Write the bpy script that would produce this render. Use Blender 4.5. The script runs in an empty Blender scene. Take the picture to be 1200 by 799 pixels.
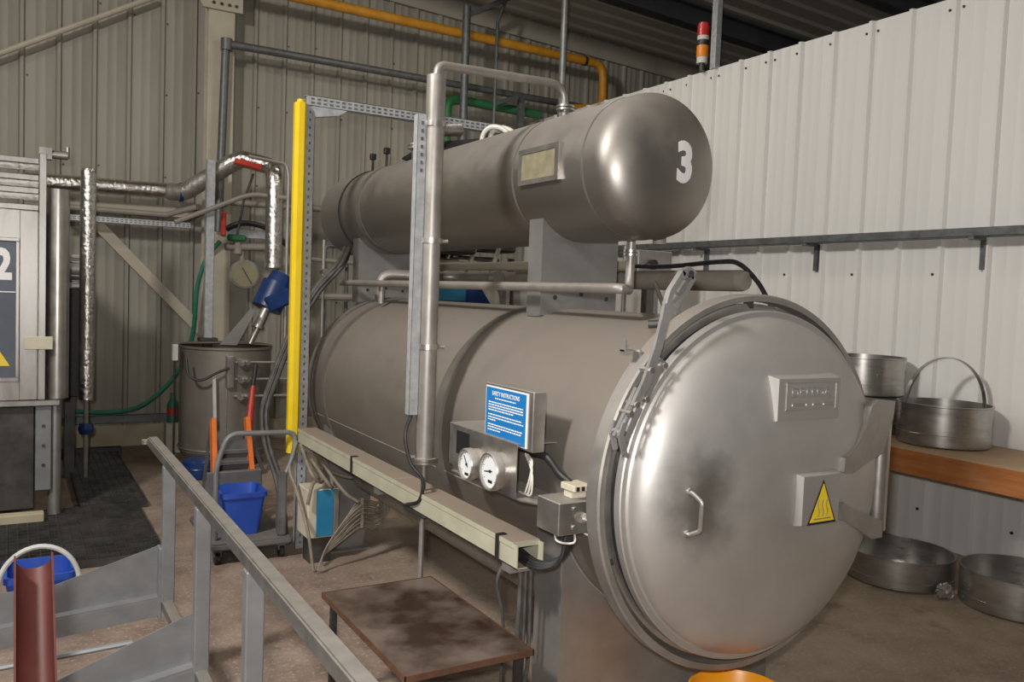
import bpy, bmesh, math, random
from mathutils import Vector, Matrix
random.seed(7)
PI = math.pi
scene = bpy.context.scene
COL = scene.collection

# ------------------------------------------------------------------ camera
cam_d = bpy.data.cameras.new('camera')
cam_d.sensor_width = 36.0
cam_d.lens = 990.0 / 1200.0 * 36.0
cam_d.clip_start = 0.05
cam = bpy.data.objects.new('camera', cam_d)
COL.objects.link(cam)
Rm = Matrix(((0.86037394, -0.50825099, 0.03791583),
             (-0.00477618, 0.06635017, 0.99778497),
             (-0.50964092, -0.85864928, 0.05465846)))
cam.matrix_world = Matrix.Translation((0, 0, 1.75)) @ Rm.transposed().to_4x4()
scene.camera = cam

# ------------------------------------------------------------------ world, lamps, exposure
scene.view_settings.view_transform = 'Standard'
scene.view_settings.look = 'None'
scene.view_settings.gamma = 1.0
scene.view_settings.use_curve_mapping = False
scene.view_settings.exposure = -0.48

world = bpy.data.worlds.new('hall_air')
scene.world = world
world.use_nodes = True
bg = world.node_tree.nodes['Background']
bg.inputs['Color'].default_value = (1.0, 0.95, 0.88, 1)
bg.inputs['Strength'].default_value = 0.085


def lamp(name, loc, target, power, size, col=(1, 0.96, 0.9), spread=180):
    d = bpy.data.lights.new(name, 'AREA')
    d.shape = 'DISK'
    d.size = size
    d.energy = power
    d.color = col
    d.spread = math.radians(spread)
    o = bpy.data.objects.new(name, d)
    COL.objects.link(o)
    o.location = loc
    o.rotation_euler = (Vector(target) - Vector(loc)).to_track_quat('-Z', 'Y').to_euler()
    return o


lamp('high_bay_lamp_key', (-2.4, 2.4, 5.0), (3.4, 3.8, 1.4), 420, 0.7, (1.0, 0.96, 0.91))
lamp('camera_flash', (-0.10, -0.02, 1.90), (3.0, 4.6, 1.9), 120, 0.10, (1.0, 0.97, 0.94))
lamp('high_bay_lamp_far', (-1.5, 6.0, 5.4), (-0.5, 7.0, 0.0), 45, 0.7, (1.0, 0.93, 0.8))
lamp('high_bay_lamp_back', (3.8, 6.6, 5.0), (3.8, 7.2, 0.0), 45, 0.7, (1.0, 0.93, 0.8))

# ------------------------------------------------------------------ materials
MATS = {}


def mat(name, c1, c2=None, rough=0.5, metal=0.0, scale=6.0, detail=5.0, bump=0.0, bscale=None,
        dust=None, smudge=None, stretch=None, rvar=0.1, low=0.35, high=0.65, spec=0.5):
    """two-tone noise colour, roughness variation, optional settled dust on upward faces"""
    m = bpy.data.materials.new(name)
    m.use_nodes = True
    nt = m.node_tree
    N, L = nt.nodes, nt.links
    p = N['Principled BSDF']
    p.inputs['Metallic'].default_value = metal
    p.inputs['Specular IOR Level'].default_value = spec
    tc = N.new('ShaderNodeTexCoord')
    mp = N.new('ShaderNodeMapping')
    if stretch:
        mp.inputs['Scale'].default_value = stretch
    L.new(tc.outputs['Object'], mp.inputs['Vector'])
    nz = N.new('ShaderNodeTexNoise')
    nz.inputs['Scale'].default_value = scale
    nz.inputs['Detail'].default_value = detail
    nz.inputs['Roughness'].default_value = 0.6
    L.new(mp.outputs['Vector'], nz.inputs['Vector'])
    cr = N.new('ShaderNodeValToRGB')
    cr.color_ramp.elements[0].position = low
    cr.color_ramp.elements[1].position = high
    cr.color_ramp.elements[0].color = (*c1, 1)
    cr.color_ramp.elements[1].color = (*(c2 or c1), 1)
    L.new(nz.outputs['Fac'], cr.inputs['Fac'])
    col_out = cr.outputs['Color']
    rr = N.new('ShaderNodeMapRange')
    rr.inputs['To Min'].default_value = max(0.02, rough - rvar)
    rr.inputs['To Max'].default_value = min(1.0, rough + rvar)
    L.new(nz.outputs['Fac'], rr.inputs['Value'])
    r_out = rr.outputs['Result']
    if dust:
        dcol, amount = dust
        ge = N.new('ShaderNodeNewGeometry')
        sx = N.new('ShaderNodeSeparateXYZ')
        L.new(ge.outputs['Normal'], sx.inputs['Vector'])
        n2 = N.new('ShaderNodeTexNoise')
        n2.inputs['Scale'].default_value = 9.0
        n2.inputs['Detail'].default_value = 6.0
        L.new(tc.outputs['Object'], n2.inputs['Vector'])
        ad = N.new('ShaderNodeMath')
        ad.operation = 'MULTIPLY_ADD'
        ad.inputs[1].default_value = 0.7
        L.new(n2.outputs['Fac'], ad.inputs[0])
        L.new(sx.outputs['Z'], ad.inputs[2])
        mr = N.new('ShaderNodeMapRange')
        mr.inputs['From Min'].default_value = 0.35
        mr.inputs['From Max'].default_value = 1.2
        mr.inputs['To Max'].default_value = amount
        L.new(ad.outputs['Value'], mr.inputs['Value'])
        mx = N.new('ShaderNodeMix')
        mx.data_type = 'RGBA'
        L.new(mr.outputs['Result'], mx.inputs['Factor'])
        L.new(col_out, mx.inputs['A'])
        mx.inputs['B'].default_value = (*dcol, 1)
        col_out = mx.outputs['Result']
        if metal > 0:
            mm = N.new('ShaderNodeMath')
            mm.operation = 'MULTIPLY_ADD'
            mm.inputs[1].default_value = -metal
            mm.inputs[2].default_value = metal
            L.new(mr.outputs['Result'], mm.inputs[0])
            L.new(mm.outputs['Value'], p.inputs['Metallic'])
        m3 = N.new('ShaderNodeMix')
        L.new(mr.outputs['Result'], m3.inputs['Factor'])
        L.new(r_out, m3.inputs['A'])
        m3.inputs['B'].default_value = 0.85
        r_out = m3.outputs['Result']
    if smudge:
        # hand grime worn round a grip
        vm = N.new('ShaderNodeVectorMath')
        vm.operation = 'MULTIPLY'
        vm.inputs[1].default_value = (1.5, 0, 1)
        vs = N.new('ShaderNodeVectorMath')
        vs.operation = 'DISTANCE'
        c0 = Vector(smudge[0]) - Vector((2.37, 4.0, 0))
        vs.inputs[1].default_value = (c0.x * 1.5, 0, c0.z)
        L.new(tc.outputs['Object'], vm.inputs[0])
        L.new(vm.outputs['Vector'], vs.inputs[0])
        n3 = N.new('ShaderNodeTexNoise')
        n3.inputs['Scale'].default_value = 9.0
        n3.inputs['Detail'].default_value = 7.0
        L.new(tc.outputs['Object'], n3.inputs['Vector'])
        a3 = N.new('ShaderNodeMath')
        a3.operation = 'MULTIPLY_ADD'
        a3.inputs[1].default_value = 0.26
        L.new(n3.outputs['Fac'], a3.inputs[0])
        L.new(vs.outputs['Value'], a3.inputs[2])
        m4 = N.new('ShaderNodeMapRange')
        m4.interpolation_type = 'SMOOTHSTEP'
        m4.inputs['From Min'].default_value = 0.14
        m4.inputs['From Max'].default_value = 0.14 + smudge[1]
        m4.inputs['To Min'].default_value = 0.8
        m4.inputs['To Max'].default_value = 0.0
        L.new(a3.outputs['Value'], m4.inputs['Value'])
        x4 = N.new('ShaderNodeMix')
        x4.data_type = 'RGBA'
        L.new(m4.outputs['Result'], x4.inputs['Factor'])
        L.new(col_out, x4.inputs['A'])
        x4.inputs['B'].default_value = (0.13, 0.115, 0.095, 1)
        col_out = x4.outputs['Result']
    L.new(col_out, p.inputs['Base Color'])
    L.new(r_out, p.inputs['Roughness'])
    if bump:
        nb = N.new('ShaderNodeTexNoise')
        nb.inputs['Scale'].default_value = bscale or scale * 4
        nb.inputs['Detail'].default_value = 6.0
        L.new(mp.outputs['Vector'], nb.inputs['Vector'])
        bp = N.new('ShaderNodeBump')
        bp.inputs['Strength'].default_value = bump
        bp.inputs['Distance'].default_value = 0.01
        L.new(nb.outputs['Fac'], bp.inputs['Height'])
        L.new(bp.outputs['Normal'], p.inputs['Normal'])
    MATS[name] = m
    return m


DUST = (0.22, 0.185, 0.15)
# cladding: white partition, beige hall wall, dark roof deck
M_WHITE = mat('white_cladding', (0.725, 0.715, 0.69), (0.755, 0.745, 0.715), 0.45, 0, 1.3, 4, stretch=(1, 1, 0.25))
M_BEIGE = mat('beige_cladding', (0.275, 0.257, 0.212), (0.345, 0.325, 0.27), 0.55, 0, 1.5, 4, stretch=(1.6, 1.6, 0.3))
M_ROOF = mat('roof_deck', (0.40, 0.38, 0.32), (0.48, 0.455, 0.39), 0.6, 0, 1.2)
M_TRIM = mat('eaves_flashing', (0.36, 0.335, 0.27), (0.42, 0.39, 0.32), 0.6, 0, 2.0)
M_BEAM = mat('dark_beam_paint', (0.035, 0.035, 0.04), (0.055, 0.055, 0.06), 0.6, 0, 3)
M_COLUMN = mat('beige_column_paint', (0.45, 0.405, 0.315), (0.53, 0.48, 0.38), 0.55, 0, 3)
M_PLINTH = mat('cream_plinth', (0.42, 0.37, 0.25), (0.52, 0.46, 0.33), 0.8, 0, 4)
# metals
M_SHELL = mat('dull_stainless_shell', (0.225, 0.20, 0.173), (0.275, 0.248, 0.217), 0.55, 0.6, 2.2, 6,
              dust=((0.21, 0.178, 0.15), 0.75), stretch=(1, 0.35, 1), rvar=0.06)
M_TANK = mat('brushed_tank_steel', (0.30, 0.28, 0.255), (0.37, 0.345, 0.315), 0.43, 0.92, 2.0, 6,
             dust=((0.24, 0.205, 0.175), 0.6), stretch=(1, 0.3, 1), rvar=0.05)
M_DOOR = mat('worn_door_steel', (0.46, 0.445, 0.425), (0.58, 0.565, 0.54), 0.45, 0.74, 3.2, 8, rvar=0.05, low=0.25, high=0.75,
             dust=((0.30, 0.26, 0.225), 0.35), smudge=((1.965, 0, 1.085), 0.24))
M_RING = mat('ring_steel', (0.33, 0.315, 0.295), (0.43, 0.415, 0.39), 0.45, 0.75, 7, 6,
             dust=((0.24, 0.205, 0.175), 0.75))
M_LEVER = mat('lever_steel', (0.40, 0.395, 0.385), (0.50, 0.49, 0.48), 0.42, 0.7, 9, 5)
M_BAND = mat('weld_band_steel', (0.17, 0.155, 0.14), (0.22, 0.205, 0.185), 0.5, 0.5, 6)
M_SS = mat('bright_stainless', (0.45, 0.43, 0.40), (0.58, 0.56, 0.525), 0.33, 0.9, 8, 5,
           dust=((0.26, 0.22, 0.185), 0.5))
M_CAB = mat('stained_cabinet_steel', (0.27, 0.255, 0.235), (0.42, 0.405, 0.385), 0.38, 0.8, 3.0, 6, stretch=(3, 1, 0.8))
M_PLATE = mat('satin_plate_steel', (0.33, 0.32, 0.31), (0.40, 0.39, 0.375), 0.42, 0.7, 5, 5)
M_GALV = mat('galvanised_steel', (0.42, 0.44, 0.455), (0.56, 0.575, 0.585), 0.42, 0.35, 22, 3,
             dust=((0.30, 0.27, 0.24), 0.4))
M_GALVD = mat('dull_galvanised_pipe', (0.13, 0.14, 0.145), (0.19, 0.20, 0.20), 0.5, 0.5, 14, 3)
M_RAIL = mat('mill_steel_rail', (0.20, 0.195, 0.185), (0.31, 0.30, 0.28), 0.42, 0.8, 14, 6,
             dust=((0.24, 0.205, 0.175), 0.5))
M_GREYP = mat('grey_painted_steel', (0.20, 0.205, 0.21), (0.25, 0.255, 0.26), 0.45, 0.3, 9, 5)
M_DKSTEEL = mat('dark_greasy_steel', (0.05, 0.047, 0.045), (0.10, 0.095, 0.088), 0.5, 0.5, 6)
M_SINK = mat('basin_steel', (0.40, 0.385, 0.365), (0.52, 0.505, 0.48), 0.30, 0.92, 5, 5, stretch=(1, 1, 4))
M_FOIL = mat('crinkled_foil', (0.62, 0.60, 0.57), (0.80, 0.78, 0.75), 0.25, 1.0, 10, 5, bump=0.9, bscale=34)
M_FOILG = mat('dusty_lagging', (0.34, 0.32, 0.29), (0.52, 0.49, 0.45), 0.4, 0.7, 10, 5, bump=0.5, bscale=30)
M_PIPE = mat('grey_pipe', (0.30, 0.28, 0.255), (0.39, 0.365, 0.335), 0.45, 0.6, 8, 4, dust=(DUST, 0.6))
M_PIPEBR = mat('dusty_brown_pipe', (0.27, 0.245, 0.205), (0.34, 0.31, 0.265), 0.65, 0.1, 7, 4, dust=(DUST, 0.7))
M_BLACK = mat('black_rubber', (0.012, 0.012, 0.013), (0.03, 0.029, 0.028), 0.5, 0, 20)
M_CABLEG = mat('grey_cable', (0.06, 0.057, 0.052), (0.11, 0.105, 0.095), 0.55, 0, 20)
M_WIRE = mat('dusty_wire', (0.19, 0.16, 0.12), (0.28, 0.24, 0.185), 0.6, 0, 15)
M_WHITEW = mat('white_wire', (0.68, 0.65, 0.58), (0.75, 0.72, 0.66), 0.5, 0, 15)
M_CREAM = mat('cream_trunking', (0.42, 0.41, 0.30), (0.50, 0.485, 0.37), 0.5, 0, 6, 4,
              dust=((0.27, 0.215, 0.17), 0.95))
M_YELLOW = mat('yellow_plastic', (0.80, 0.56, 0.015), (0.88, 0.64, 0.03), 0.4, 0, 5)
M_ORANGEP = mat('orange_pipe_paint', (0.55, 0.24, 0.015), (0.66, 0.31, 0.03), 0.45, 0, 7)
M_ORANGE = mat('orange_plastic', (0.90, 0.36, 0.01), (0.95, 0.42, 0.02), 0.35, 0, 4)
M_ORANGER = mat('orange_red_paint', (0.75, 0.17, 0.03), (0.82, 0.22, 0.05), 0.45, 0, 8)
M_GREENP = mat('green_pipe_paint', (0.02, 0.13, 0.045), (0.035, 0.18, 0.07), 0.5, 0, 7)
M_GREENH = mat('green_hose', (0.02, 0.16, 0.10), (0.03, 0.22, 0.14), 0.4, 0, 7)
M_RED = mat('red_paint', (0.50, 0.035, 0.02), (0.60, 0.06, 0.03), 0.45, 0, 9)
M_BLUEB = mat('blue_bin_plastic', (0.02, 0.07, 0.40), (0.03, 0.095, 0.48), 0.4, 0, 5)
M_BLUEA = mat('blue_enamel', (0.010, 0.035, 0.14), (0.016, 0.05, 0.19), 0.35, 0, 8)
M_BLUES = mat('blue_sign_film', (0.012, 0.17, 0.47), (0.015, 0.19, 0.50), 0.35, 0, 4)
M_BLUEM = mat('mid_blue_panel', (0.02, 0.19, 0.36), (0.03, 0.23, 0.42), 0.45, 0, 8)
M_PRINT = mat('white_print', (0.85, 0.85, 0.85), None, 0.5)
M_NUM = mat('white_vinyl', (0.84, 0.81, 0.82), (0.88, 0.85, 0.86), 0.45, 0, 5)
M_DIAL = mat('dial_white', (0.78, 0.80, 0.82), None, 0.35)
M_DIALY = mat('old_dial', (0.26, 0.235, 0.15), (0.33, 0.30, 0.20), 0.35, 0, 5)
M_TICK = mat('black_print', (0.015, 0.015, 0.015), None, 0.5)
M_SIGNY = mat('yellow_warning_film', (0.85, 0.60, 0.02), (0.9, 0.66, 0.03), 0.4, 0, 6)
M_OLIVE = mat('stained_nameplate', (0.25, 0.225, 0.14), (0.33, 0.30, 0.20), 0.55, 0.3, 20)
M_WOOD = mat('orange_varnished_beam', (0.30, 0.105, 0.03), (0.44, 0.17, 0.05), 0.5, 0, 3, 6, stretch=(6, 0.5, 6), bump=0.15,
             dust=((0.42, 0.31, 0.20), 0.85))
M_MAROON = mat('maroon_plastic', (0.065, 0.012, 0.009), (0.09, 0.018, 0.012), 0.58, 0, 6)
M_GREYPL = mat('dark_grey_plastic', (0.10, 0.10, 0.105), (0.15, 0.148, 0.145), 0.55, 0, 6, dust=(DUST, 0.5))
M_HOOP = mat('pale_hoop_plastic', (0.56, 0.56, 0.53), (0.66, 0.66, 0.63), 0.5, 0, 8)
M_LAMPR = mat('red_lens', (0.55, 0.03, 0.03), (0.62, 0.05, 0.05), 0.25, 0, 4)
M_LAMPA = mat('amber_lens', (0.80, 0.25, 0.02), (0.88, 0.31, 0.03), 0.25, 0, 4)
M_TUB = mat('white_tub', (0.62, 0.61, 0.57), (0.70, 0.69, 0.65), 0.5, 0, 4)
M_GLASS = mat('dark_window', (0.07, 0.085, 0.11), (0.11, 0.13, 0.16), 0.5, 0, 3)
M_CHALK = mat('cream_box', (0.55, 0.50, 0.38), (0.64, 0.59, 0.47), 0.6, 0, 8)
M_TABLE = mat('stained_table_top', (0.05, 0.027, 0.018), (0.215, 0.165, 0.138), 0.40, 0.2, 3.2, 9, low=0.38, high=0.60, rvar=0.15)
M_TEDGE = mat('table_edge', (0.09, 0.042, 0.024), (0.14, 0.068, 0.04), 0.55, 0, 12)


def floor_material():
    m = bpy.data.materials.new('stained_concrete')
    m.use_nodes = True
    nt = m.node_tree
    N, L = nt.nodes, nt.links
    p = N['Principled BSDF']
    tc = N.new('ShaderNodeTexCoord')

    def noise(scale, detail=6, rough=0.6, st=None):
        n = N.new('ShaderNodeTexNoise')
        n.inputs['Scale'].default_value = scale
        n.inputs['Detail'].default_value = detail
        n.inputs['Roughness'].default_value = rough
        if st:
            mp = N.new('ShaderNodeMapping')
            mp.inputs['Scale'].default_value = st
            L.new(tc.outputs['Object'], mp.inputs['Vector'])
            L.new(mp.outputs['Vector'], n.inputs['Vector'])
        else:
            L.new(tc.outputs['Object'], n.inputs['Vector'])
        return n

    def ramp(src, a, b, ca, cb):
        r = N.new('ShaderNodeValToRGB')
        r.color_ramp.elements[0].position = a
        r.color_ramp.elements[1].position = b
        r.color_ramp.elements[0].color = (*ca, 1)
        r.color_ramp.elements[1].color = (*cb, 1)
        L.new(src, r.inputs['Fac'])
        return r.outputs['Color']

    def mix(f, a, b, bt='MIX'):
        x = N.new('ShaderNodeMix')
        x.data_type = 'RGBA'
        x.blend_type = bt
        if isinstance(f, float):
            x.inputs['Factor'].default_value = f
        else:
            L.new(f, x.inputs['Factor'])
        L.new(a, x.inputs['A'])
        L.new(b, x.inputs['B'])
        return x.outputs['Result']
    base = ramp(noise(1.6).outputs['Fac'], 0.35, 0.68, (0.27, 0.205, 0.15), (0.47, 0.375, 0.28))
    pink = ramp(noise(2.4, 7, 0.65).outputs['Fac'], 0.3, 0.7, (0.18, 0.125, 0.10), (0.38, 0.295, 0.24))
    # the pinkish spill lies on the work side of the vessel, clear of x > 3
    sx = N.new('ShaderNodeSeparateXYZ')
    L.new(tc.outputs['Object'], sx.inputs['Vector'])
    nn = noise(1.1)
    ad = N.new('ShaderNodeMath')
    ad.operation = 'MULTIPLY_ADD'
    ad.inputs[1].default_value = 2.2
    L.new(nn.outputs['Fac'], ad.inputs[0])
    L.new(sx.outputs['X'], ad.inputs[2])
    mr = N.new('ShaderNodeMapRange')
    mr.inputs['From Min'].default_value = 2.6
    mr.inputs['From Max'].default_value = 4.2
    L.new(ad.outputs['Value'], mr.inputs['Value'])
    c = mix(mr.outputs['Result'], pink, base)
    grime = noise(3.3, 8, 0.7)
    gm = N.new('ShaderNodeMapRange')
    gm.inputs['From Min'].default_value = 0.56
    gm.inputs['From Max'].default_value = 0.72
    gm.inputs['To Max'].default_value = 0.75
    L.new(grime.outputs['Fac'], gm.inputs['Value'])
    dk = N.new('ShaderNodeRGB')
    dk.outputs[0].default_value = (0.075, 0.062, 0.052, 1)
    c = mix(gm.outputs['Result'], c, dk.outputs[0])
    sp = noise(46, 4, 0.6)
    sm = N.new('ShaderNodeMapRange')
    sm.inputs['From Min'].default_value = 0.55
    sm.inputs['From Max'].default_value = 0.66
    sm.inputs['To Max'].default_value = 0.6
    L.new(sp.outputs['Fac'], sm.inputs['Value'])
    lt = N.new('ShaderNodeRGB')
    lt.outputs[0].default_value = (0.50, 0.42, 0.33, 1)
    c = mix(sm.outputs['Result'], c, lt.outputs[0])
    L.new(c, p.inputs['Base Color'])
    r = N.new('ShaderNodeMapRange')
    r.inputs['To Min'].default_value = 0.45
    r.inputs['To Max'].default_value = 0.85
    L.new(grime.outputs['Fac'], r.inputs['Value'])
    L.new(r.outputs['Result'], p.inputs['Roughness'])
    bp = N.new('ShaderNodeBump')
    bp.inputs['Strength'].default_value = 0.5
    bp.inputs['Distance'].default_value = 0.01
    L.new(sp.outputs['Fac'], bp.inputs['Height'])
    L.new(bp.outputs['Normal'], p.inputs['Normal'])
    return m


M_FLOOR = floor_material()

# ------------------------------------------------------------------ mesh helpers


def origin_of(o):
    v = Vector((0, 0, 0))
    while o:
        v += o.location
        o = o.parent
    return v


def fillet(pts, rad, k=5):
    """round the corners of a polyline"""
    pts = [Vector(p) for p in pts]
    out = [pts[0]]
    for i in range(1, len(pts) - 1):
        a, b, c = pts[i - 1], pts[i], pts[i + 1]
        u, v = (a - b), (c - b)
        r = min(rad, u.length * 0.48, v.length * 0.48)
        p0, p1 = b + u.normalized() * r, b + v.normalized() * r
        for j in range(k + 1):
            t = j / k
            out.append((1 - t) ** 2 * p0 + 2 * t * (1 - t) * b + t * t * p1)
    out.append(pts[-1])
    return out


def curve_pts(pts, n=8):
    """Catmull-Rom through the points"""
    P = [Vector(p) for p in pts]
    P = [2 * P[0] - P[1]] + P + [2 * P[-1] - P[-2]]
    out = []
    for i in range(1, len(P) - 2):
        a, b, c, d = P[i - 1:i + 3]
        for j in range(n):
            t = j / n
            out.append(0.5 * ((2 * b) + (c - a) * t + (2 * a - 5 * b + 4 * c - d) * t * t + (3 * b - a - 3 * c + d) * t ** 3))
    out.append(P[-2])
    return out


class B:
    def __init__(self):
        self.bm = bmesh.new()

    def _bev(self, verts, w, seg):
        es = set()
        for v in verts:
            es.update(v.link_edges)
        bmesh.ops.bevel(self.bm, geom=list(es), offset=w, segments=seg, affect='EDGES', clamp_overlap=True)

    def box(self, x0, x1, y0, y1, z0, z1, bev=0.0, seg=1):
        c = Vector(((x0 + x1) / 2, (y0 + y1) / 2, (z0 + z1) / 2))
        M = Matrix.Translation(c) @ Matrix.Diagonal((abs(x1 - x0), abs(y1 - y0), abs(z1 - z0), 1))
        r = bmesh.ops.create_cube(self.bm, size=1, matrix=M)
        if bev:
            self._bev(r['verts'], bev, seg)
        return self

    def bar(self, p0, p1, w, h, up=(0, 0, 1), bev=0.0, ext=0.0):
        """rectangular bar from p0 to p1: w across, h along up"""
        p0, p1 = Vector(p0), Vector(p1)
        d = (p1 - p0)
        L_ = d.length + 2 * ext
        z = d.normalized()
        u = Vector(up)
        x = u.cross(z)
        if x.length < 1e-4:
            x = Vector((1, 0, 0)).cross(z)
        x.normalize()
        y = z.cross(x)
        R = Matrix((x, y, z)).transposed().to_4x4()
        M = Matrix.Translation((p0 + p1) / 2) @ R @ Matrix.Diagonal((w, h, L_, 1))
        r = bmesh.ops.create_cube(self.bm, size=1, matrix=M)
        if bev:
            self._bev(r['verts'], bev, 1)
        return self

    def cyl(self, p0, p1, r0, r1=None, n=20, cap=True):
        p0, p1 = Vector(p0), Vector(p1)
        d = p1 - p0
        q = d.to_track_quat('Z', 'Y').to_matrix().to_4x4()
        M = Matrix.Translation((p0 + p1) / 2) @ q
        bmesh.ops.create_cone(self.bm, cap_ends=cap, segments=n, radius1=r0, radius2=r0 if r1 is None else r1,
                              depth=d.length, matrix=M)
        return self

    def tube(self, pts, r, n=10, cap=True):
        pts = [Vector(p) for p in pts]
        rings = []
        nrm = None
        for i, p in enumerate(pts):
            a = pts[max(i - 1, 0)]
            b = pts[min(i + 1, len(pts) - 1)]
            t = (b - a)
            if t.length < 1e-9:
                continue
            t.normalize()
            if nrm is None:
                nrm = t.orthogonal().normalized()
            else:
                nrm = (nrm - t * nrm.dot(t))
                if nrm.length < 1e-6:
                    nrm = t.orthogonal()
                nrm.normalize()
            bi = t.cross(nrm)
            rr = r(i / (len(pts) - 1)) if callable(r) else r
            rings.append([self.bm.verts.new(p + (nrm * math.cos(2 * PI * k / n) + bi * math.sin(2 * PI * k / n)) * rr) for k in range(n)])
        for a, b in zip(rings, rings[1:]):
            for k in range(n):
                self.bm.faces.new((a[k], a[(k + 1) % n], b[(k + 1) % n], b[k]))
        if cap:
            self.bm.faces.new(rings[0][::-1])
            self.bm.faces.new(rings[-1])
        return self

    def lathe(self, prof, origin, axis='z', n=48, a0=0.0, a1=2 * PI, closed=False):
        """revolve (radius, height) points; closed joins the last profile point to the first"""
        o = Vector(origin)
        full = abs(a1 - a0 - 2 * PI) < 1e-6
        cnt = n if full else n + 1

        def pt(r, h, a):
            c, s = math.cos(a) * r, math.sin(a) * r
            if axis == 'z':
                return o + Vector((c, s, h))
            if axis == 'y':
                return o + Vector((c, h, s))
            return o + Vector((h, c, s))
        rings = []
        for r, h in prof:
            if r < 1e-6:
                rings.append([self.bm.verts.new(pt(0, h, 0))])
            else:
                rings.append([self.bm.verts.new(pt(r, h, a0 + (a1 - a0) * k / n)) for k in range(cnt)])
        pairs = list(zip(rings, rings[1:]))
        if closed:
            pairs.append((rings[-1], rings[0]))
        for a, b in pairs:
            m_ = n
            for k in range(m_):
                k2 = (k + 1) % cnt
                f = [a[k % len(a)], a[k2 % len(a)], b[k2 % len(b)], b[k % len(b)]]
                f = list(dict.fromkeys(f))
                if len(f) > 2:
                    try:
                        self.bm.faces.new(f)
                    except ValueError:
                        pass
        return self

    def prism(self, poly, plane, d0, d1):
        """extrude a 2-D polygon: plane 'xz' along y, 'yz' along x, 'xy' along z"""
        def pt(a, b, d):
            return {'xz': (a, d, b), 'yz': (d, a, b), 'xy': (a, b, d)}[plane]
        v0 = [self.bm.verts.new(pt(a, b, d0)) for a, b in poly]
        v1 = [self.bm.verts.new(pt(a, b, d1)) for a, b in poly]
        n = len(poly)
        self.bm.faces.new(v0)
        self.bm.faces.new(v1[::-1])
        for i in range(n):
            self.bm.faces.new((v0[i], v1[i], v1[(i + 1) % n], v0[(i + 1) % n]))
        return self

    def quad(self, pts):
        self.bm.faces.new([self.bm.verts.new(p) for p in pts])
        return self

    def done(self, name, m, parent=None, origin=None, ang=0.6):
        bm = self.bm
        bmesh.ops.recalc_face_normals(bm, faces=bm.faces[:])
        for f in bm.faces:
            f.smooth = True
        for e in bm.edges:
            if len(e.link_faces) == 2 and e.calc_face_angle(0) > ang:
                e.smooth = False
        if parent:
            off = origin_of(parent)
        elif origin:
            off = Vector(origin)
        else:
            xs = [v.co for v in bm.verts]
            off = Vector(((min(v.x for v in xs) + max(v.x for v in xs)) / 2,
                          (min(v.y for v in xs) + max(v.y for v in xs)) / 2, min(v.z for v in xs)))
        for v in bm.verts:
            v.co -= off
        me = bpy.data.meshes.new(name)
        bm.to_mesh(me)
        bm.free()
        me.materials.append(m)
        o = bpy.data.objects.new(name, me)
        COL.objects.link(o)
        if parent:
            o.parent = parent
        else:
            o.location = off
        return o


def tag(o, label, cat, group=None):
    o['label'] = label
    o['category'] = cat
    if group:
        o['group'] = group
    return o


def thing(name, loc, label, cat, group=None):
    o = bpy.data.objects.new(name, None)
    o.empty_display_size = 0.1
    COL.objects.link(o)
    o.location = loc
    return tag(o, label, cat, group)


def structure(name, loc=(0, 0, 0)):
    o = bpy.data.objects.new(name, None)
    COL.objects.link(o)
    o.location = loc
    o['kind'] = 'structure'
    return o


def stuff(o):
    o['kind'] = 'stuff'
    return o


def dup(root, offset, label=None, group=None):
    """a copy of a thing with its parts and their sub-parts"""
    r = root.copy()
    COL.objects.link(r)
    r.location = Vector(root.location) + Vector(offset)
    if label:
        r['label'] = label
    if group:
        r['group'] = group
    for ch in list(root.children):
        c = ch.copy()
        COL.objects.link(c)
        c.parent = r
        for g in ch.children:
            d = g.copy()
            COL.objects.link(d)
            d.parent = c
    return r


def text_mesh(body, w, h, depth=0.0012, bold=0.0):
    """letters as a mesh in the xy plane, centred, scaled into w x h"""
    cu = bpy.data.curves.new('letters', 'FONT')
    cu.body = body
    cu.align_x = 'CENTER'
    cu.extrude = 0.01
    cu.offset = bold
    cu.resolution_u = 3
    tmp = bpy.data.objects.new('letters', cu)
    COL.objects.link(tmp)
    dg = bpy.context.evaluated_depsgraph_get()
    me = bpy.data.meshes.new_from_object(tmp.evaluated_get(dg))
    bpy.data.objects.remove(tmp)
    bpy.data.curves.remove(cu)
    xs = [v.co.x for v in me.vertices]
    ys = [v.co.y for v in me.vertices]
    cx, cy = (min(xs) + max(xs)) / 2, (min(ys) + max(ys)) / 2
    sx, sy = w / (max(xs) - min(xs)), h / (max(ys) - min(ys))
    for v in me.vertices:
        v.co = Vector(((v.co.x - cx) * sx, (v.co.y - cy) * sy, v.co.z / 0.01 * depth * 0.5))
    return me


def place_text(name, me, m, mapf, parent):
    off = origin_of(parent)
    for v in me.vertices:
        v.co = Vector(mapf(v.co)) - off
    me.name = name
    me.materials.clear()
    me.materials.append(m)
    o = bpy.data.objects.new(name, me)
    COL.objects.link(o)
    o.parent = parent
    return o


# ================================================================== THE SETTING
YB, XW = 9.71, 5.909
fl = B()
fl.box(-8, 14, -4, YB + 0.1, -0.1, 0.0)
f_ = fl.done('floor', M_FLOOR, origin=(0, 0, 0))
f_['kind'] = 'structure'


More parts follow.
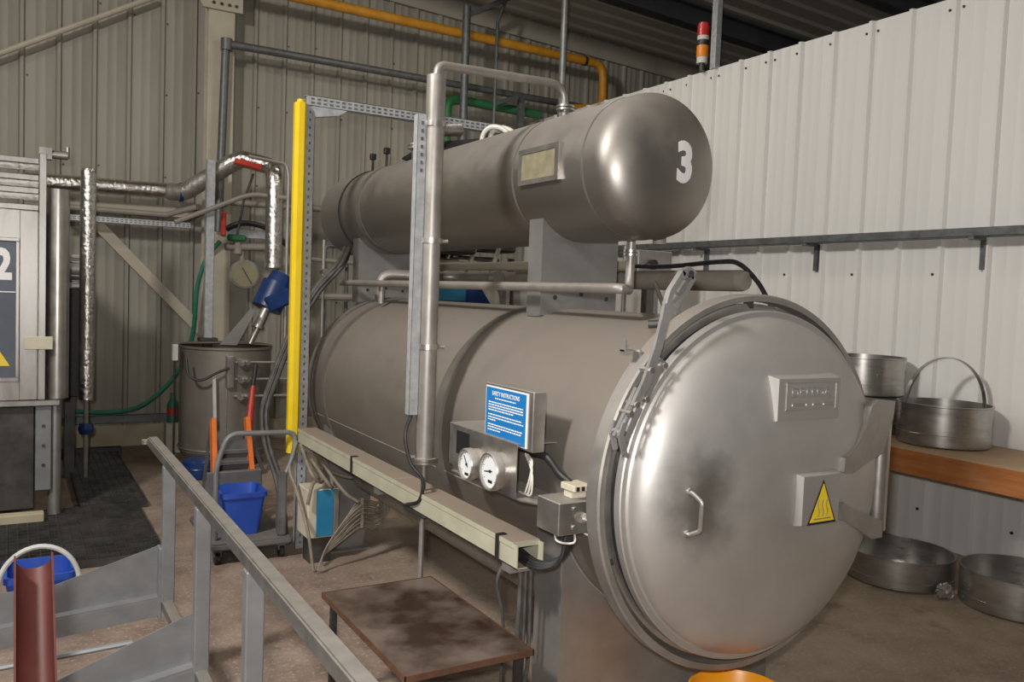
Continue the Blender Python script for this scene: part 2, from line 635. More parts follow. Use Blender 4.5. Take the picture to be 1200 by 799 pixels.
def sheet_profile(pitch, bays, rib_w, rib_top, rib_h, stiff, th=0.004):
    """cross-section of a trapezoid-ribbed sheet: (along, out) points, front then back"""
    fr = []
    for k in range(bays):
        b = k * pitch
        fr += [(b, 0), (b + (rib_w - rib_top) / 2, rib_h), (b + (rib_w + rib_top) / 2, rib_h), (b + rib_w, 0)]
        if stiff:
            flat = pitch - rib_w
            for q in (0.33, 0.66):
                c = b + rib_w + flat * q
                fr += [(c - 0.012, 0), (c - 0.006, stiff), (c + 0.006, stiff), (c + 0.012, 0)]
    fr.append((bays * pitch, 0))
    return fr + [(a, -th + o * 0.0) for a, o in ((bays * pitch, 0), (0, 0))]


# white partition wall on the far side of the vessel
wr = structure('wall_right', (XW, 4, 0))
PR = 0.352
prof = sheet_profile(PR, 3, 0.056, 0.026, 0.034, 0.0012)
base_y = 3.437 - 0.026 - PR * 12
first = None
for k in range(10):
    y0 = base_y + k * 3 * PR
    if first is None:
        b = B()
        b.prism([(y0 + a, XW - o) for a, o in prof], 'xy', 0.0, 4.034)
        # prism wants (x, y): swap
        for v in b.bm.verts:
            v.co = Vector((v.co.y, v.co.x, v.co.z))
        first = b.done('cladding_sheet', M_WHITE, wr)
    else:
        c = first.copy()
        COL.objects.link(c)
        c.location = (0, k * 3 * PR, 0)
B().box(XW + 0.004, XW + 0.07, base_y, YB - 0.05, 3.9, 4.02).done('top_frame', M_TRIM, wr)
sc = B()
for k in range(0, 24):
    yy = 3.437 - PR * 6 + PR * k
    for dy in (-0.05, 0.055):
        if random.random() < 0.6:
            sc.cyl((XW + 0.001, yy + dy, 3.95), (XW - 0.008, yy + dy, 3.95), 0.011, n=6)
    for zz in (2.02,):
        if k % 2:
            sc.cyl((XW + 0.001, yy + 0.06, zz), (XW - 0.008, yy + 0.06, zz), 0.011, n=6)
            sc.cyl((XW + 0.001, yy + 0.06, 0.25), (XW - 0.008, yy + 0.06, 0.25), 0.012, n=6)
stuff(sc.done('screws', M_DKSTEEL, wr))

# beige hall wall at the far end
wb = structure('wall_back', (2, YB, 0))
PB = 0.32
prof = sheet_profile(PB, 3, 0.06, 0.028, 0.034, 0.0028)
first = None
for k in range(18):
    x0 = 0.073 - 0.03 - PB * 15 + k * 3 * PB
    if first is None:
        b = B()
        b.prism([(x0 + a, YB - o) for a, o in prof], 'xy', 0.0, 6.0)
        first = b.done('cladding_sheet', M_BEIGE, wb)
    else:
        c = first.copy()
        COL.objects.link(c)
        c.location = (k * 3 * PB, 0, 0)
sc = B()
for k in range(0, 30):
    xx = 0.073 + PB * (k - 8)
    for zz in (1.55, 2.9, 3.75, 4.5):
        if random.random() < 0.55:
            zq = zz + random.uniform(-.05, .05)
            sc.cyl((xx + 0.045, YB, zq), (xx + 0.045, YB - 0.008, zq), 0.010, n=6)
stuff(sc.done('screws', M_DKSTEEL, wb))
bb = B().box(-5, 12, YB - 0.06, YB - 0.005, 0.0, 0.225, 0.006).done('baseboard_back', M_PLINTH)
bb['kind'] = 'structure'

# sloping roof deck with ribs that run across the hall


def roof_z(x):
    return 5.635 - 0.046 * x


ce = structure('ceiling', (2, 5, 5.6))
prof = sheet_profile(0.30, 3, 0.10, 0.06, 0.035, 0)
first = None
for k in range(15):
    y0 = YB - 0.0 - (k + 1) * 0.9
    if first is None:
        b = B()
        b.prism([(y0 + a, -o) for a, o in prof], 'yz', -6.0, 14.0)
        for v in b.bm.verts:
            v.co.z += roof_z(v.co.x)
        first = b.done('roof_sheet', M_ROOF, ce)
    else:
        c = first.copy()
        COL.objects.link(c)
        c.location = (0, -k * 0.9, 0)


def ibeam(b, y, zt, hgt, w, x0, x1):
    for (ya, yb_, za, zb) in ((y - w / 2, y + w / 2, zt - 0.014, zt), (y - 0.006, y + 0.006, zt - hgt, zt), (y - w / 2, y + w / 2, zt - hgt, zt - hgt + 0.014)):
        bm = b.bm
        n0 = len(bm.verts)
        r = bmesh.ops.create_cube(bm, size=1, matrix=Matrix.Translation(((x0 + x1) / 2, (ya + yb_) / 2, (za + zb) / 2)) @ Matrix.Diagonal((x1 - x0, yb_ - ya, zb - za, 1)))
        for v in r['verts']:
            v.co.z += roof_z(v.co.x) - roof_z(0)
    return b


for yy in (7.85, 6.0, 3.2):
    ibeam(B(), yy, 5.635 - 0.04, 0.24, 0.16, -6, 13).done('roof_beam', M_BEAM, ce)
tr = B()
r = bmesh.ops.create_cube(tr.bm, size=1, matrix=Matrix.Translation((4, YB - 0.05, 5.48)) @ Matrix.Diagonal((20, 0.03, 0.22, 1)))
for v in r['verts']:
    v.co.z += roof_z(v.co.x) - roof_z(0)
t_ = tr.done('trim_1', M_TRIM)
t_['kind'] = 'structure'

# portal column with its haunch plate
co = structure('trim_2', (1.9, 9.5, 0))
b = B()
b.box(1.76, 2.03, 9.44, 9.455, 0, 5.5, 0.002).box(1.76, 2.03, 9.62, 9.635, 0, 5.5, 0.002).box(1.889, 1.901, 9.455, 9.62, 0, 5.5)
b.done('column', M_COLUMN, co)
B().prism([(1.70, 4.62), (2.10, 4.62), (2.10, 5.5), (1.60, 5.5), (1.60, 4.8)], 'xz', 9.40, 9.437).done('haunch_plate', M_COLUMN, co)
b = B()
for xx in (1.80, 1.88, 1.96, 2.03):
    b.cyl((xx, 9.40, 4.68), (xx, 9.38, 4.68), 0.016, n=6)
b.done('bolts', M_DKSTEEL, co)

# ================================================================== THE VESSEL
VX, VZ = 2.37, 1.083
ves = thing('retort_vessel', (VX, 4.0, 0), 'large horizontal stainless retort with domed end door on grey legs', 'retort')
R0 = 0.61
prof = [(R0, 2.30), (R0, 5.72)] + [(R0 * math.cos(a), 5.72 + 0.2 * math.sin(a)) for a in [PI / 2 * k / 8 for k in range(1, 9)]]
prof[-1] = (0, 5.92)
B().lathe(prof, (VX, 0, VZ), 'y', 96).done('shell', M_SHELL, ves)
for ya, yb_ in ((5.34, 5.41), (3.60, 3.69)):
    B().lathe([(R0 - 0.01, ya), (R0 + 0.004, ya), (R0 + 0.004, yb_), (R0 - 0.01, yb_)], (VX, 0, VZ), 'y', 96, closed=True).done('reinforcing_band', M_BAND, ves)
B().lathe([(R0 - 0.01, 5.60), (R0 + 0.008, 5.60), (R0 + 0.008, 5.63), (R0 - 0.01, 5.63)], (VX, 0, VZ), 'y', 96, closed=True).done('end_seam', M_BAND, ves)
B().tube([(1.795, 5.65, 0.895), (1.795, 3.2, 0.895)], 0.008, 8).done('sense_pipe', M_PIPE, ves)
# flange of the shell
B().lathe([(R0 - 0.01, 2.34), (0.648, 2.34), (0.648, 2.29), (0.642, 2.285), (R0 - 0.01, 2.285)], (VX, 0, VZ), 'y', 96, closed=True).done('shell_flange', M_RING, ves)
# clamp ring, an open band round door and flange
cr_ = B()
cr_.lathe([(0.677, 2.212), (0.697, 2.212), (0.703, 2.219), (0.703, 2.280), (0.697, 2.285), (0.677, 2.285)], (VX, 0, VZ), 'y', 128, closed=True)
ring = cr_.done('clamp_ring', M_RING, ves)
for a in (92, 200, 300):
    ar = math.radians(a)
    p = Vector((VX + 0.664 * math.cos(ar), 2.25, VZ + 0.664 * math.sin(ar)))
    d = Vector((math.cos(ar), 0, math.sin(ar)))
    B().bar(p - d * 0.014, p + d * 0.014, 0.022, 0.03, up=(0, 1, 0)).done('ring_spacer', M_DKSTEEL, ring)
# door
DY, DR, DH = 2.165, 0.615, 0.165


def dome_y(r):
    return DY - DH * math.sqrt(max(0.0, 1 - (r / DR) ** 2))


prof = []
for k in range(0, 33):
    t = PI / 2 * k / 32
    prof.append((DR * math.sin(t), DY - DH * math.cos(t)))
prof[0] = (0, DY - DH)
prof += [(0.622, 2.172), (0.640, 2.172), (0.644, 2.176), (0.644, 2.205), (0.60, 2.205)]
door = B().lathe(prof, (VX, 0, VZ), 'y', 128).done('door', M_DOOR, ves)
B().lathe([(0.615, 2.207), (0.636, 2.207), (0.636, 2.233), (0.615, 2.233)], (VX, 0, VZ), 'y', 96, closed=True).done('gasket', M_BLACK, door)
B().lathe([(0.615, 2.235), (0.656, 2.240), (0.668, 2.252), (0.668, 2.275), (0.615, 2.275)], (VX, 0, VZ), 'y', 96, closed=True).done('seat_ring', M_SS, door)
# bow handle
hx, hz0, hz1 = 1.925, 0.985, 1.125


def dpt(x, z, out=0.0):
    r = math.hypot(x - VX, z - VZ)
    return Vector((x, dome_y(r) - out, z))


pts = [dpt(hx - .005, hz1, -0.01), dpt(hx - .005, hz1, 0.01), dpt(hx + .005, hz1 - 0.025, 0.045), dpt(hx + .005, hz0 + 0.02, 0.045), dpt(hx - .005, hz0, 0.01), dpt(hx - .005, hz0, -0.01)]
hb = B()
hb.tube(fillet(pts, 0.012, 4), 0.0075, 10)
for z in (hz0, hz1):
    hb.cyl(dpt(hx - .005, z, -0.004), dpt(hx - .005, z, 0.006), 0.014, n=14)
hb.done('bow_handle', M_SS, door)
# raised maker's plate: a box on the dome, frame and relief letters
NX0, NX1, NZ0, NZ1, NY = 2.252, 2.592, 1.339, 1.508, 2.010


def raised_plate(x0, x1, z0, z1, yf, name, m, shear=0.0):
    bb_ = B()
    e = 0.012
    back = yf + 0.075
    fv = [(x0 + e, yf, z0 + e), (x1 - e, yf, z0 + e), (x1 - e, yf, z1 - e), (x0 + e, yf, z1 - e)]
    bv = [(x0 - 0.012, back, z0 - 0.006), (x1 + 0.004, back, z0 - 0.006), (x1 + 0.004, back, z1 + 0.006), (x0 - 0.012, back, z1 + 0.006)]
    F = [bb_.bm.verts.new(v) for v in fv]
    K = [bb_.bm.verts.new(v) for v in bv]
    bb_.bm.faces.new(F)
    for i in range(4):
        bb_.bm.faces.new((F[i], K[i], K[(i + 1) % 4], F[(i + 1) % 4]))
    bb_.bm.faces.new(K[::-1])
    return bb_.done(name, m, door)


raised_plate(NX0, NX1, NZ0, NZ1, NY, 'nameplate', M_DOOR)
b = B()
fx0, fx1, fz0, fz1 = NX0 + 0.05, NX1 - 0.03, NZ0 + 0.045, NZ1 - 0.025
for (a0, a1, c0, c1) in ((fx0, fx1, fz0, fz0 + 0.004), (fx0, fx1, fz1 - 0.004, fz1), (fx0, fx0 + 0.004, fz0, fz1), (fx1 - 0.004, fx1, fz0, fz1)):
    b.box(a0, a1, NY - 0.003, NY + 0.004, c0, c1)
b.done('nameplate_border', M_LEVER, door)
place_text('nameplate_lettering', text_mesh('DREEDA', 0.20, 0.036, 0.004), M_LEVER,
           lambda c: ((fx0 + fx1) / 2 + c.x, NY - 0.001 + c.z, fz1 - 0.036 + c.y), door)
for x0, x1 in ((0.03, 0.095), (0.100, 0.108), (0.135, 0.175), (0.19, 0.24)):
    B().box(fx0 + x0, fx0 + x1, NY - 0.003, NY + 0.003, fz0 + 0.014, fz0 + 0.025, 0.002).done('nameplate_line', M_LEVER, door)
# warning plate with hot-surface triangle
WX0, WX1, WZ0, WZ1, WY = 2.363, 2.578, 0.971, 1.167, 1.975
raised_plate(WX0, WX1, WZ0, WZ1, WY, 'warning_plate', M_DOOR)
tx, tz = 2.477, 1.060


def tri(h, w, cz):
    return [(tx - w / 2, cz - h / 2), (tx + w / 2, cz - h / 2), (tx, cz + h / 2)]


B().prism(tri(0.158, 0.150, tz), 'xz', WY - 0.0015, WY).done('warning_edge', M_TICK, door)
B().prism(tri(0.136, 0.127, tz - 0.0025), 'xz', WY - 0.0026, WY - 0.0014).done('warning_triangle', M_SIGNY, door)
b = B()
for dx in (-0.022, 0.0, 0.022):
    q = [(tx + dx + 0.0045 * math.sin(k * 0.9), WY - 0.0026, tz - 0.052 + k * 0.0085) for k in range(8)]
    b.tube(q, 0.0024, 6)
b.box(tx - 0.045, tx + 0.045, WY - 0.004, WY - 0.002, tz - 0.062, tz - 0.058)
b.done('warning_pictogram', M_OLIVE, door)
# hinge: two arms and the hinge post
def arm_plate(b, poly, th, ya=2.0, yb=2.095, xa=2.69, xb=2.99):
    """plate whose outline rises off the dome towards the hinge post"""
    F, K = [], []
    for x, z in poly:
        y = ya + (yb - ya) * (x - xa) / (xb - xa)
        q = y / 2.07
        F.append(b.bm.verts.new((x * q, y, 1.75 + (z - 1.75) * q)))
        K.append(b.bm.verts.new((x * q, y + th, 1.75 + (z - 1.75) * q)))
    b.bm.faces.new(F)
    b.bm.faces.new(K[::-1])
    n = len(F)
    for k in range(n):
        b.bm.faces.new((F[k], K[k], K[(k + 1) % n], F[(k + 1) % n]))


ha = B()
arm_plate(ha, [(2.712, 1.139), (2.717, 1.180), (2.777, 1.225), (2.826, 1.300), (2.849, 1.372), (2.888, 1.398), (2.992, 1.390), (2.985, 1.322), (2.935, 1.190), (2.86, 1.161), (2.763, 1.119), (2.730, 1.122)], 0.03)
arm_plate(ha, [(2.708, 1.128), (2.712, 1.182), (2.726, 1.185), (2.728, 1.120)], 0.04, ya=1.992, yb=2.085)
ha.done('hinge_arm', M_RING, door)
hb = B()
arm_plate(hb, [(2.712, 0.958), (2.712, 1.004), (2.730, 1.004), (2.955, 0.915), (2.955, 0.850), (2.90, 0.850), (2.72, 0.945)], 0.03)
arm_plate(hb, [(2.702, 0.948), (2.706, 1.010), (2.724, 1.010), (2.726, 0.938)], 0.04, ya=1.992, yb=2.085)
hb.done('hinge_arm', M_RING, door)
hp = B()
hp.cyl((3.00, 2.13, 0.865), (3.00, 2.13, 1.378), 0.037, n=28).cyl((3.00, 2.13, 0.835), (3.00, 2.13, 0.866), 0.026, n=20)
hp.done('hinge_post', M_SS, ves)
B().box(2.975, 3.035, 2.15, 2.36, 0.90, 0.98, 0.006).done('hinge_bracket', M_RING, ves)
B().box(2.975, 3.035, 2.15, 2.36, 1.20, 1.28, 0.006).done('hinge_bracket', M_RING, ves)

# over-centre locking lever on the clamp ring
def plate_path(b, pts, widths, y0, y1):
    """flat plate in the xz plane that follows a path with a width at each point"""
    L_, R_ = [], []
    for i, p in enumerate(pts):
        a, c = pts[max(i - 1, 0)], pts[min(i + 1, len(pts) - 1)]
        d = Vector((c[0] - a[0], c[1] - a[1])).normalized()
        n = Vector((-d.y, d.x)) * widths[i] / 2
        L_.append((p[0] + n.x, p[1] + n.y))
        R_.append((p[0] - n.x, p[1] - n.y))
    return b.prism(L_ + R_[::-1], 'xz', y0, y1)


lv = B()
plate_path(lv, [(1.748, 1.400), (1.795, 1.485), (1.833, 1.590), (1.860, 1.690), (1.882, 1.745)], [0.026, 0.032, 0.031, 0.034, 0.058], 2.142, 2.156)
plate_path(lv, [(1.864, 1.738), (1.876, 1.780), (1.926, 1.848)], [0.020, 0.018, 0.018], 2.136, 2.160)
plate_path(lv, [(1.898, 1.735), (1.936, 1.778), (1.970, 1.832)], [0.020, 0.018, 0.018], 2.136, 2.160)
plate_path(lv, [(1.922, 1.838), (1.950, 1.850), (1.972, 1.836)], [0.030, 0.034, 0.030], 2.136, 2.160)
lever = lv.done('locking_lever', M_LEVER, ves)
B().cyl((1.938, 2.15, 1.815), (1.908, 2.15, 1.775), 0.013, n=14).done('draw_bolt', M_SS, lever)
B().cyl((1.948, 2.128, 1.842), (1.948, 2.20, 1.842), 0.012, n=14).done('pivot_pin', M_DKSTEEL, lever)
for (x, z) in ((1.752, 1.408), (1.806, 1.520), (1.700, 1.318), (1.728, 1.380), (1.862, 1.535), (1.792, 1.425)):
    B().cyl((x, 2.134, z), (x, 2.19, z), 0.010, n=14).done('pivot_pin', M_SS, lever)
b = B()
plate_path(b, [(1.870, 1.552), (1.800, 1.425)], [0.034, 0.030], 2.158, 2.172)
b.done('toggle_link', M_RING, lever)
b = B()
plate_path(b, [(1.775, 1.455), (1.692, 1.300)], [0.032, 0.028], 2.158, 2.172)
plate_path(b, [(1.765, 1.400), (1.712, 1.290)], [0.026, 0.024], 2.140, 2.150)
b.done('toggle_link', M_LEVER, lever)
b = B()
plate_path(b, [(1.690, 1.355), (1.676, 1.315), (1.695, 1.255), (1.712, 1.245)], [0.016, 0.020, 0.018, 0.012], 2.118, 2.128)
plate_path(b, [(1.708, 1.350), (1.696, 1.310), (1.712, 1.255)], [0.016, 0.020, 0.014], 2.186, 2.196)
b.done('end_hook', M_LEVER, lever)
b = B()
b.box(1.785, 1.850, 2.26, 2.285, 1.572, 1.578).box(1.785, 1.790, 2.255, 2.29, 1.572, 1.612).box(1.845, 1.852, 2.25, 2.29, 1.50, 1.58)
b.done('lever_rest', M_LEVER, ves)
B().cyl((1.835, 2.20, 1.668), (1.860, 2.17, 1.672), 0.014, n=12).done('lever_stop', M_DKSTEEL, lever)

# legs and under-pipe
def cut_leg(y0, y1, x0, x1, ztop_of, name):
    n = 16
    pts_ = [(x0, 0.0), (x1, 0.0)] + [(x1 + (x0 - x1) * k / n, ztop_of(x1 + (x0 - x1) * k / n)) for k in range(n + 1)]
    return B().prism(pts_, 'xz', y0, y1).done(name, M_PLATE, ves)


def under(x):
    return VZ - math.sqrt(max(0.02, (R0 - 0.01) ** 2 - (x - VX) ** 2))


cut_leg(2.60, 2.78, 1.80, 2.94, under, 'support_leg')
b = B()
b.bar((1.803, 2.597, 0.02), (1.803, 2.597, 0.83), 0.008, 0.006, up=(0, 1, 0))
b.tube([(VX - (R0 + 0.004) * math.cos(a), 2.597, VZ - (R0 + 0.004) * math.sin(a)) for a in [math.radians(25 + 3 * k) for k in range(43)]], 0.006, 6)
b.done('weld_bead', M_PLATE, ves)
for s in (-1, 1):
    xs_ = [(1.815, 0.0), (2.06, 0.0), (2.14, 0.55), (2.14, 0.70), (1.815, 0.86)]
    if s > 0:
        xs_ = [(2 * VX - x, z) for x, z in xs_]
    B().prism(xs_, 'xz', 5.36, 5.50).done('support_leg', M_PLATE, ves)
    B().box(*( (1.79, 2.10) if s < 0 else (2.64, 2.95)), 5.30, 5.56, 0.0, 0.012).done('foot_plate', M_PLATE, ves)
B().cyl((2.07, 2.79, 0.49), (2.07, 5.34, 0.49), 0.095, n=28).done('drain_header', M_PIPEBR, ves)

# ================================================================== UPPER TANK
TX, TZ, TR = 2.37, 2.322, 0.311
tank = thing('pressure_tank', (TX, 4.5, 1.69), 'slim horizontal steel tank carried on two plates above the retort', 'tank')
TY, TH = 2.87, 0.15


def tank_y(r):
    q = min(1.0, r / TR)
    return TY - TH * (1 - q ** 2.3) ** (1 / 2.3)


prof = [(TR * math.sin(PI / 2 * k / 24), tank_y(TR * math.sin(PI / 2 * k / 24))) for k in range(25)]
prof[0] = (0, TY - TH)
prof += [(TR, 6.45)] + [(TR * math.cos(PI / 2 * k / 8), 6.45 + 0.14 * math.sin(PI / 2 * k / 8)) for k in range(1, 9)]
prof[-1] = (0, 6.59)
B().lathe(prof, (TX, 0, TZ), 'y', 80).done('shell', M_TANK, tank)
for ya, yb_, dr in ((2.945, 2.957, 0.0015), (3.52, 3.532, 0.002), (5.60, 5.67, 0.003)):
    B().lathe([(TR - 0.01, ya), (TR + dr, ya), (TR + dr, yb_), (TR - 0.01, yb_)], (TX, 0, TZ), 'y', 80, closed=True).done('weld_seam', M_BAND, tank)
# black strap and its buckle
B().lathe([(TR - 0.005, 6.0), (TR + 0.006, 6.0), (TR + 0.006, 6.03), (TR - 0.005, 6.03)], (TX, 0, TZ), 'y', 64, closed=True).done('strap', M_BLACK, tank)
for yy, hh in ((6.02, 0.08), (5.75, 0.09)):
    b = B()
    b.cyl((TX - 0.06, yy, TZ + TR - 0.02), (TX - 0.06, yy, TZ + TR + hh), 0.010, n=8)
    b.box(TX - 0.08, TX - 0.04, yy - 0.02, yy + 0.02, TZ + TR + hh, TZ + TR + hh + 0.045, 0.004)
    b.done('level_probe', M_BLACK, tank)
b = B()
b.cyl((TX - 0.02, 5.30, TZ + TR - 0.02), (TX - 0.02, 5.30, TZ + TR + 0.07), 0.04, n=16)
b.cyl((TX - 0.02, 5.30, TZ + TR + 0.07), (TX - 0.02, 5.30, TZ + TR + 0.085), 0.07, n=20)
b.cyl((TX - 0.02, 5.30, TZ + TR + 0.09), (TX - 0.02, 5.30, TZ + TR + 0.105), 0.07, n=20)
b.tube(fillet([(TX - 0.02, 5.30, TZ + TR + 0.10), (TX - 0.02, 5.30, TZ + TR + 0.20), (TX + 0.3, 5.30, TZ + TR + 0.24)], 0.09, 6), 0.042, 14)
b.done('steam_nozzle', M_SS, tank)
# riveted data plate in a stand-off frame, turned to the tank's side
PX = 2.045
fr = B()
for (a0, a1, c0, c1) in ((3.11, 3.45, 2.26, 2.282), (3.11, 3.45, 2.402, 2.424), (3.11, 3.14, 2.282, 2.402), (3.42, 3.45, 2.282, 2.402)):
    fr.box(PX, PX + 0.012, a0, a1, c0, c1)
fr.box(PX + 0.002, PX + 0.07, 3.108, 3.112, 2.262, 2.422).box(PX + 0.002, PX + 0.07, 3.448, 3.452, 2.262, 2.422)
fr.box(PX + 0.002, PX + 0.05, 3.112, 3.448, 2.262, 2.266).box(PX + 0.002, PX + 0.09, 3.112, 3.448, 2.418, 2.422)
frame = fr.done('data_plate_frame', M_SS, tank)
B().box(PX + 0.006, PX + 0.010, 3.14, 3.42, 2.282, 2.402).done('data_plate', M_OLIVE, frame)
# the numeral on the head
me = text_mesh('3', 0.085, 0.178, 0.002, bold=0.045)
bmx = bmesh.new()
bmx.from_mesh(me)
bmesh.ops.triangulate(bmx, faces=bmx.faces[:])
bmesh.ops.subdivide_edges(bmx, edges=bmx.edges[:], cuts=3, use_grid_fill=True)
bmx.to_mesh(me)
bmx.free()


def num_map(c):
    x, z = 2.425 + c.x, 2.332 + c.y
    return (x, tank_y(math.hypot(x - TX, z - TZ)) - 0.0012 - c.z * 0.4, z)


place_text('painted_numeral', me, M_NUM, num_map, tank)


# saddle plates between tank and vessel
def saddle(y0, x0, x1):
    n = 20
    th = 0.012
    up = [(x1 + (x0 - x1) * k / n) for k in range(n + 1)]
    poly = [(x0, VZ + R0 - 0.035), (x1, VZ + R0 - 0.035)] + [(x, TZ - math.sqrt((TR - 0.003) ** 2 - (x - TX) ** 2)) for x in up]
    sb = B().prism(poly, 'xz', y0, y0 + th)
    zt = TZ - math.sqrt((TR - 0.003) ** 2 - (x0 - TX) ** 2)
    sb.box(x0, x0 + 0.012, y0 + th, y0 + 0.12, VZ + R0 - 0.04, zt).box(x1 - 0.012, x1, y0 + th, y0 + 0.12, VZ + R0 - 0.04, zt)
    o = sb.done('saddle_bracket', M_PLATE, tank)
    b_ = B()
    for fx in (0.18, 0.52, 0.86):
        b_.cyl((x0 + (x1 - x0) * fx, y0 - 0.006, 1.745 + 0.02 * (fx == 0.52)), (x0 + (x1 - x0) * fx, y0 + 0.01, 1.745 + 0.02 * (fx == 0.52)), 0.011, n=10)
    b_.done('bolts', M_DKSTEEL, o)
    return o


saddle(3.36, 2.14, 2.585)
saddle(5.80, 2.14, 2.54)
# feed pipe along the side and up into the tank
b = B()
b.tube(fillet([(2.10, 5.25, 1.66), (2.10, 5.25, 1.795)], 0.03), 0.02, 12)
b.tube(fillet([(2.05, 5.9, 1.79), (2.05, 2.62, 1.79), (2.46, 3.10, 1.79), (2.46, 3.10, 2.03)], 0.07, 6), 0.021, 14)
fp = b.done('feed_pipe', M_PIPE, tank)
b = B()
for z in (1.955, 1.972):
    b.cyl((2.46, 3.10, z - 0.006), (2.46, 3.10, z + 0.006), 0.036, n=18)
b.done('pipe_union', M_SS, fp)
b = B()
b.cyl((2.50, 2.95, 2.0), (2.50, 2.95, 2.04), 0.03, n=14)
b.done('drain_plug', M_PIPEBR, tank)

# ================================================================== FITTINGS ON THE VESSEL SIDE
tk = thing('cable_trunking', (1.66, 4.0, 0.74), 'long cream cable trunking with dusty lid along the side of the retort', 'trunking')
TXA, TXB, TZA, TZB = 1.60, 1.715, 0.742, 0.832
b = B()
b.box(TXA, TXA + 0.004, 2.60, 5.36, TZA, TZB).box(TXB - 0.004, TXB, 2.60, 5.36, TZA, TZB).box(TXA, TXB, 2.60, 5.36, TZA, TZA + 0.004)
b.done('channel', M_CREAM, tk)
for (ya, yb_) in ((2.63, 3.77), (3.776, 5.36)):
    B().box(TXA - 0.004, TXB + 0.002, ya, yb_, TZB - 0.018, TZB + 0.004, 0.002).done('lid', M_CREAM, tk)
for yy in (2.74, 4.35):
    B().box(TXA - 0.008, TXA - 0.0045, yy - 0.012, yy + 0.012, TZA - 0.002, TZB + 0.008).box(TXA - 0.0045, TXA + 0.03, yy - 0.012, yy + 0.012, TZB + 0.0045, TZB + 0.008).done('strap', M_BLACK, tk)
for yy in (2.68, 4.0, 5.2):
    B().box(TXA + 0.002, 1.83, yy - 0.03, yy + 0.03, TZA - 0.03, TZA - 0.001).done('bracket', M_PLATE, tk)
b = B()
for k in range(6):
    b.tube(curve_pts([(1.655 + 0.006 * k, 2.75, 0.765 + 0.008 * (k % 3)), (1.65 + 0.006 * k, 2.56, 0.755 + 0.008 * (k % 3)), (1.70 + 0.006 * k, 2.47, 0.80 + 0.006 * k), (1.72 + 0.006 * k, 2.46, 0.935)], 6), 0.0085, 7)
tag(b.done('cable_bundle', M_BLACK), 'black cables looping from open end of cream trunking to steel box', 'cable')
b = B()
rnd = random.Random(11)
for k in range(5):
    x, y = 1.680 + 0.011 * k, 2.70 + 0.03 * (k % 2)
    b.tube(curve_pts([(x, y, 0.738), (x + rnd.uniform(-.008, .008), y, 0.58), (x + rnd.uniform(-.004, .012), y + 0.01, 0.30), (x + 0.02, y + 0.02 * k, 0.06), (1.74 + 0.02 * k, 2.60 - 0.03 * k, 0.012)], 6), 0.0085, 8)
b.tube(curve_pts([(1.66, 2.76, 0.74), (1.625, 2.78, 0.64), (1.67, 2.80, 0.46), (1.675, 2.81, 0.15), (1.70, 2.84, 0.012)], 6), 0.007, 8)
tag(b.done('cable_bundle', M_CABLEG), 'grey cables dropping from cream trunking to floor beside the front leg', 'cable')

# gauge panel
gp = thing('gauge_panel', (1.66, 2.9, 0.99), 'open steel gauge panel with two round dials under the blue sign', 'gauge panel')
b = B()
b.prism([(2.63, 1.0), (3.19, 1.03), (3.19, 1.2), (2.63, 1.2)], 'yz', 1.600, 1.604)
b.box(1.604, 1.79, 2.63, 3.19, 1.198, 1.202)
pl = b.done('face_plate', M_SS, gp)
b = B()
b.prism([(1.604, 2.63), (1.604, 3.17), (1.80, 3.17), (1.80, 2.42), (1.70, 2.42), (1.604, 2.60)], 'xy', 0.995, 1.0)
b.done('bottom_tray', M_SS, gp)
b = B().box(1.595, 1.6, 3.00, 3.11, 1.085, 1.18)
b.done('empty_cutout', M_TICK, gp)
B().box(1.60, 1.70, 3.185, 3.19, 1.03, 1.2).done('end_plate', M_SS, gp)
for cy, cz, rr, na in ((2.925, 1.075, 0.064, 2.2), (2.735, 1.085, 0.074, 3.3)):
    case = B().lathe([(rr * 0.93, 1.604), (rr * 0.93, 1.575), (rr, 1.57), (rr, 1.545), (rr * 0.94, 1.538), (rr * 0.86, 1.540), (rr * 0.86, 1.553), (0, 1.553)], (0, cy, cz), 'x', 40).done('gauge', M_SS, gp)
    B().cyl((1.5525, cy, cz), (1.5505, cy, cz), rr * 0.855, n=36).done('dial', M_DIAL, case)
    b = B()
    for k in range(27):
        a = math.radians(-45 + 270 * k / 26)
        w = 0.0022 if k % 5 == 0 else 0.0011
        l0 = 0.66 if k % 5 == 0 else 0.72
        p0 = Vector((1.550, cy - math.cos(a) * rr * l0, cz + math.sin(a) * rr * l0))
        p1 = Vector((1.550, cy - math.cos(a) * rr * 0.80, cz + math.sin(a) * rr * 0.80))
        b.bar(p0, p1, 0.001, w, up=(0, p1.z - p0.z, -(p1.y - p0.y)))
    stuff(b.done('tick_marks', M_TICK, case))
    b = B()
    d = Vector((0, -math.cos(na), math.sin(na)))
    b.bar(Vector((1.5485, cy, cz)) - d * rr * 0.2, Vector((1.5485, cy, cz)) + d * rr * 0.62, 0.0015, 0.004, up=(0, d.z, -d.y))
    b.cyl((1.5495, cy, cz), (1.546, cy, cz), 0.006, n=10)
    b.box(1.5495, 1.5505, cy - 0.016, cy + 0.016, cz - 0.045, cz - 0.034, 0.0)
    b.done('needle', M_TICK, case)

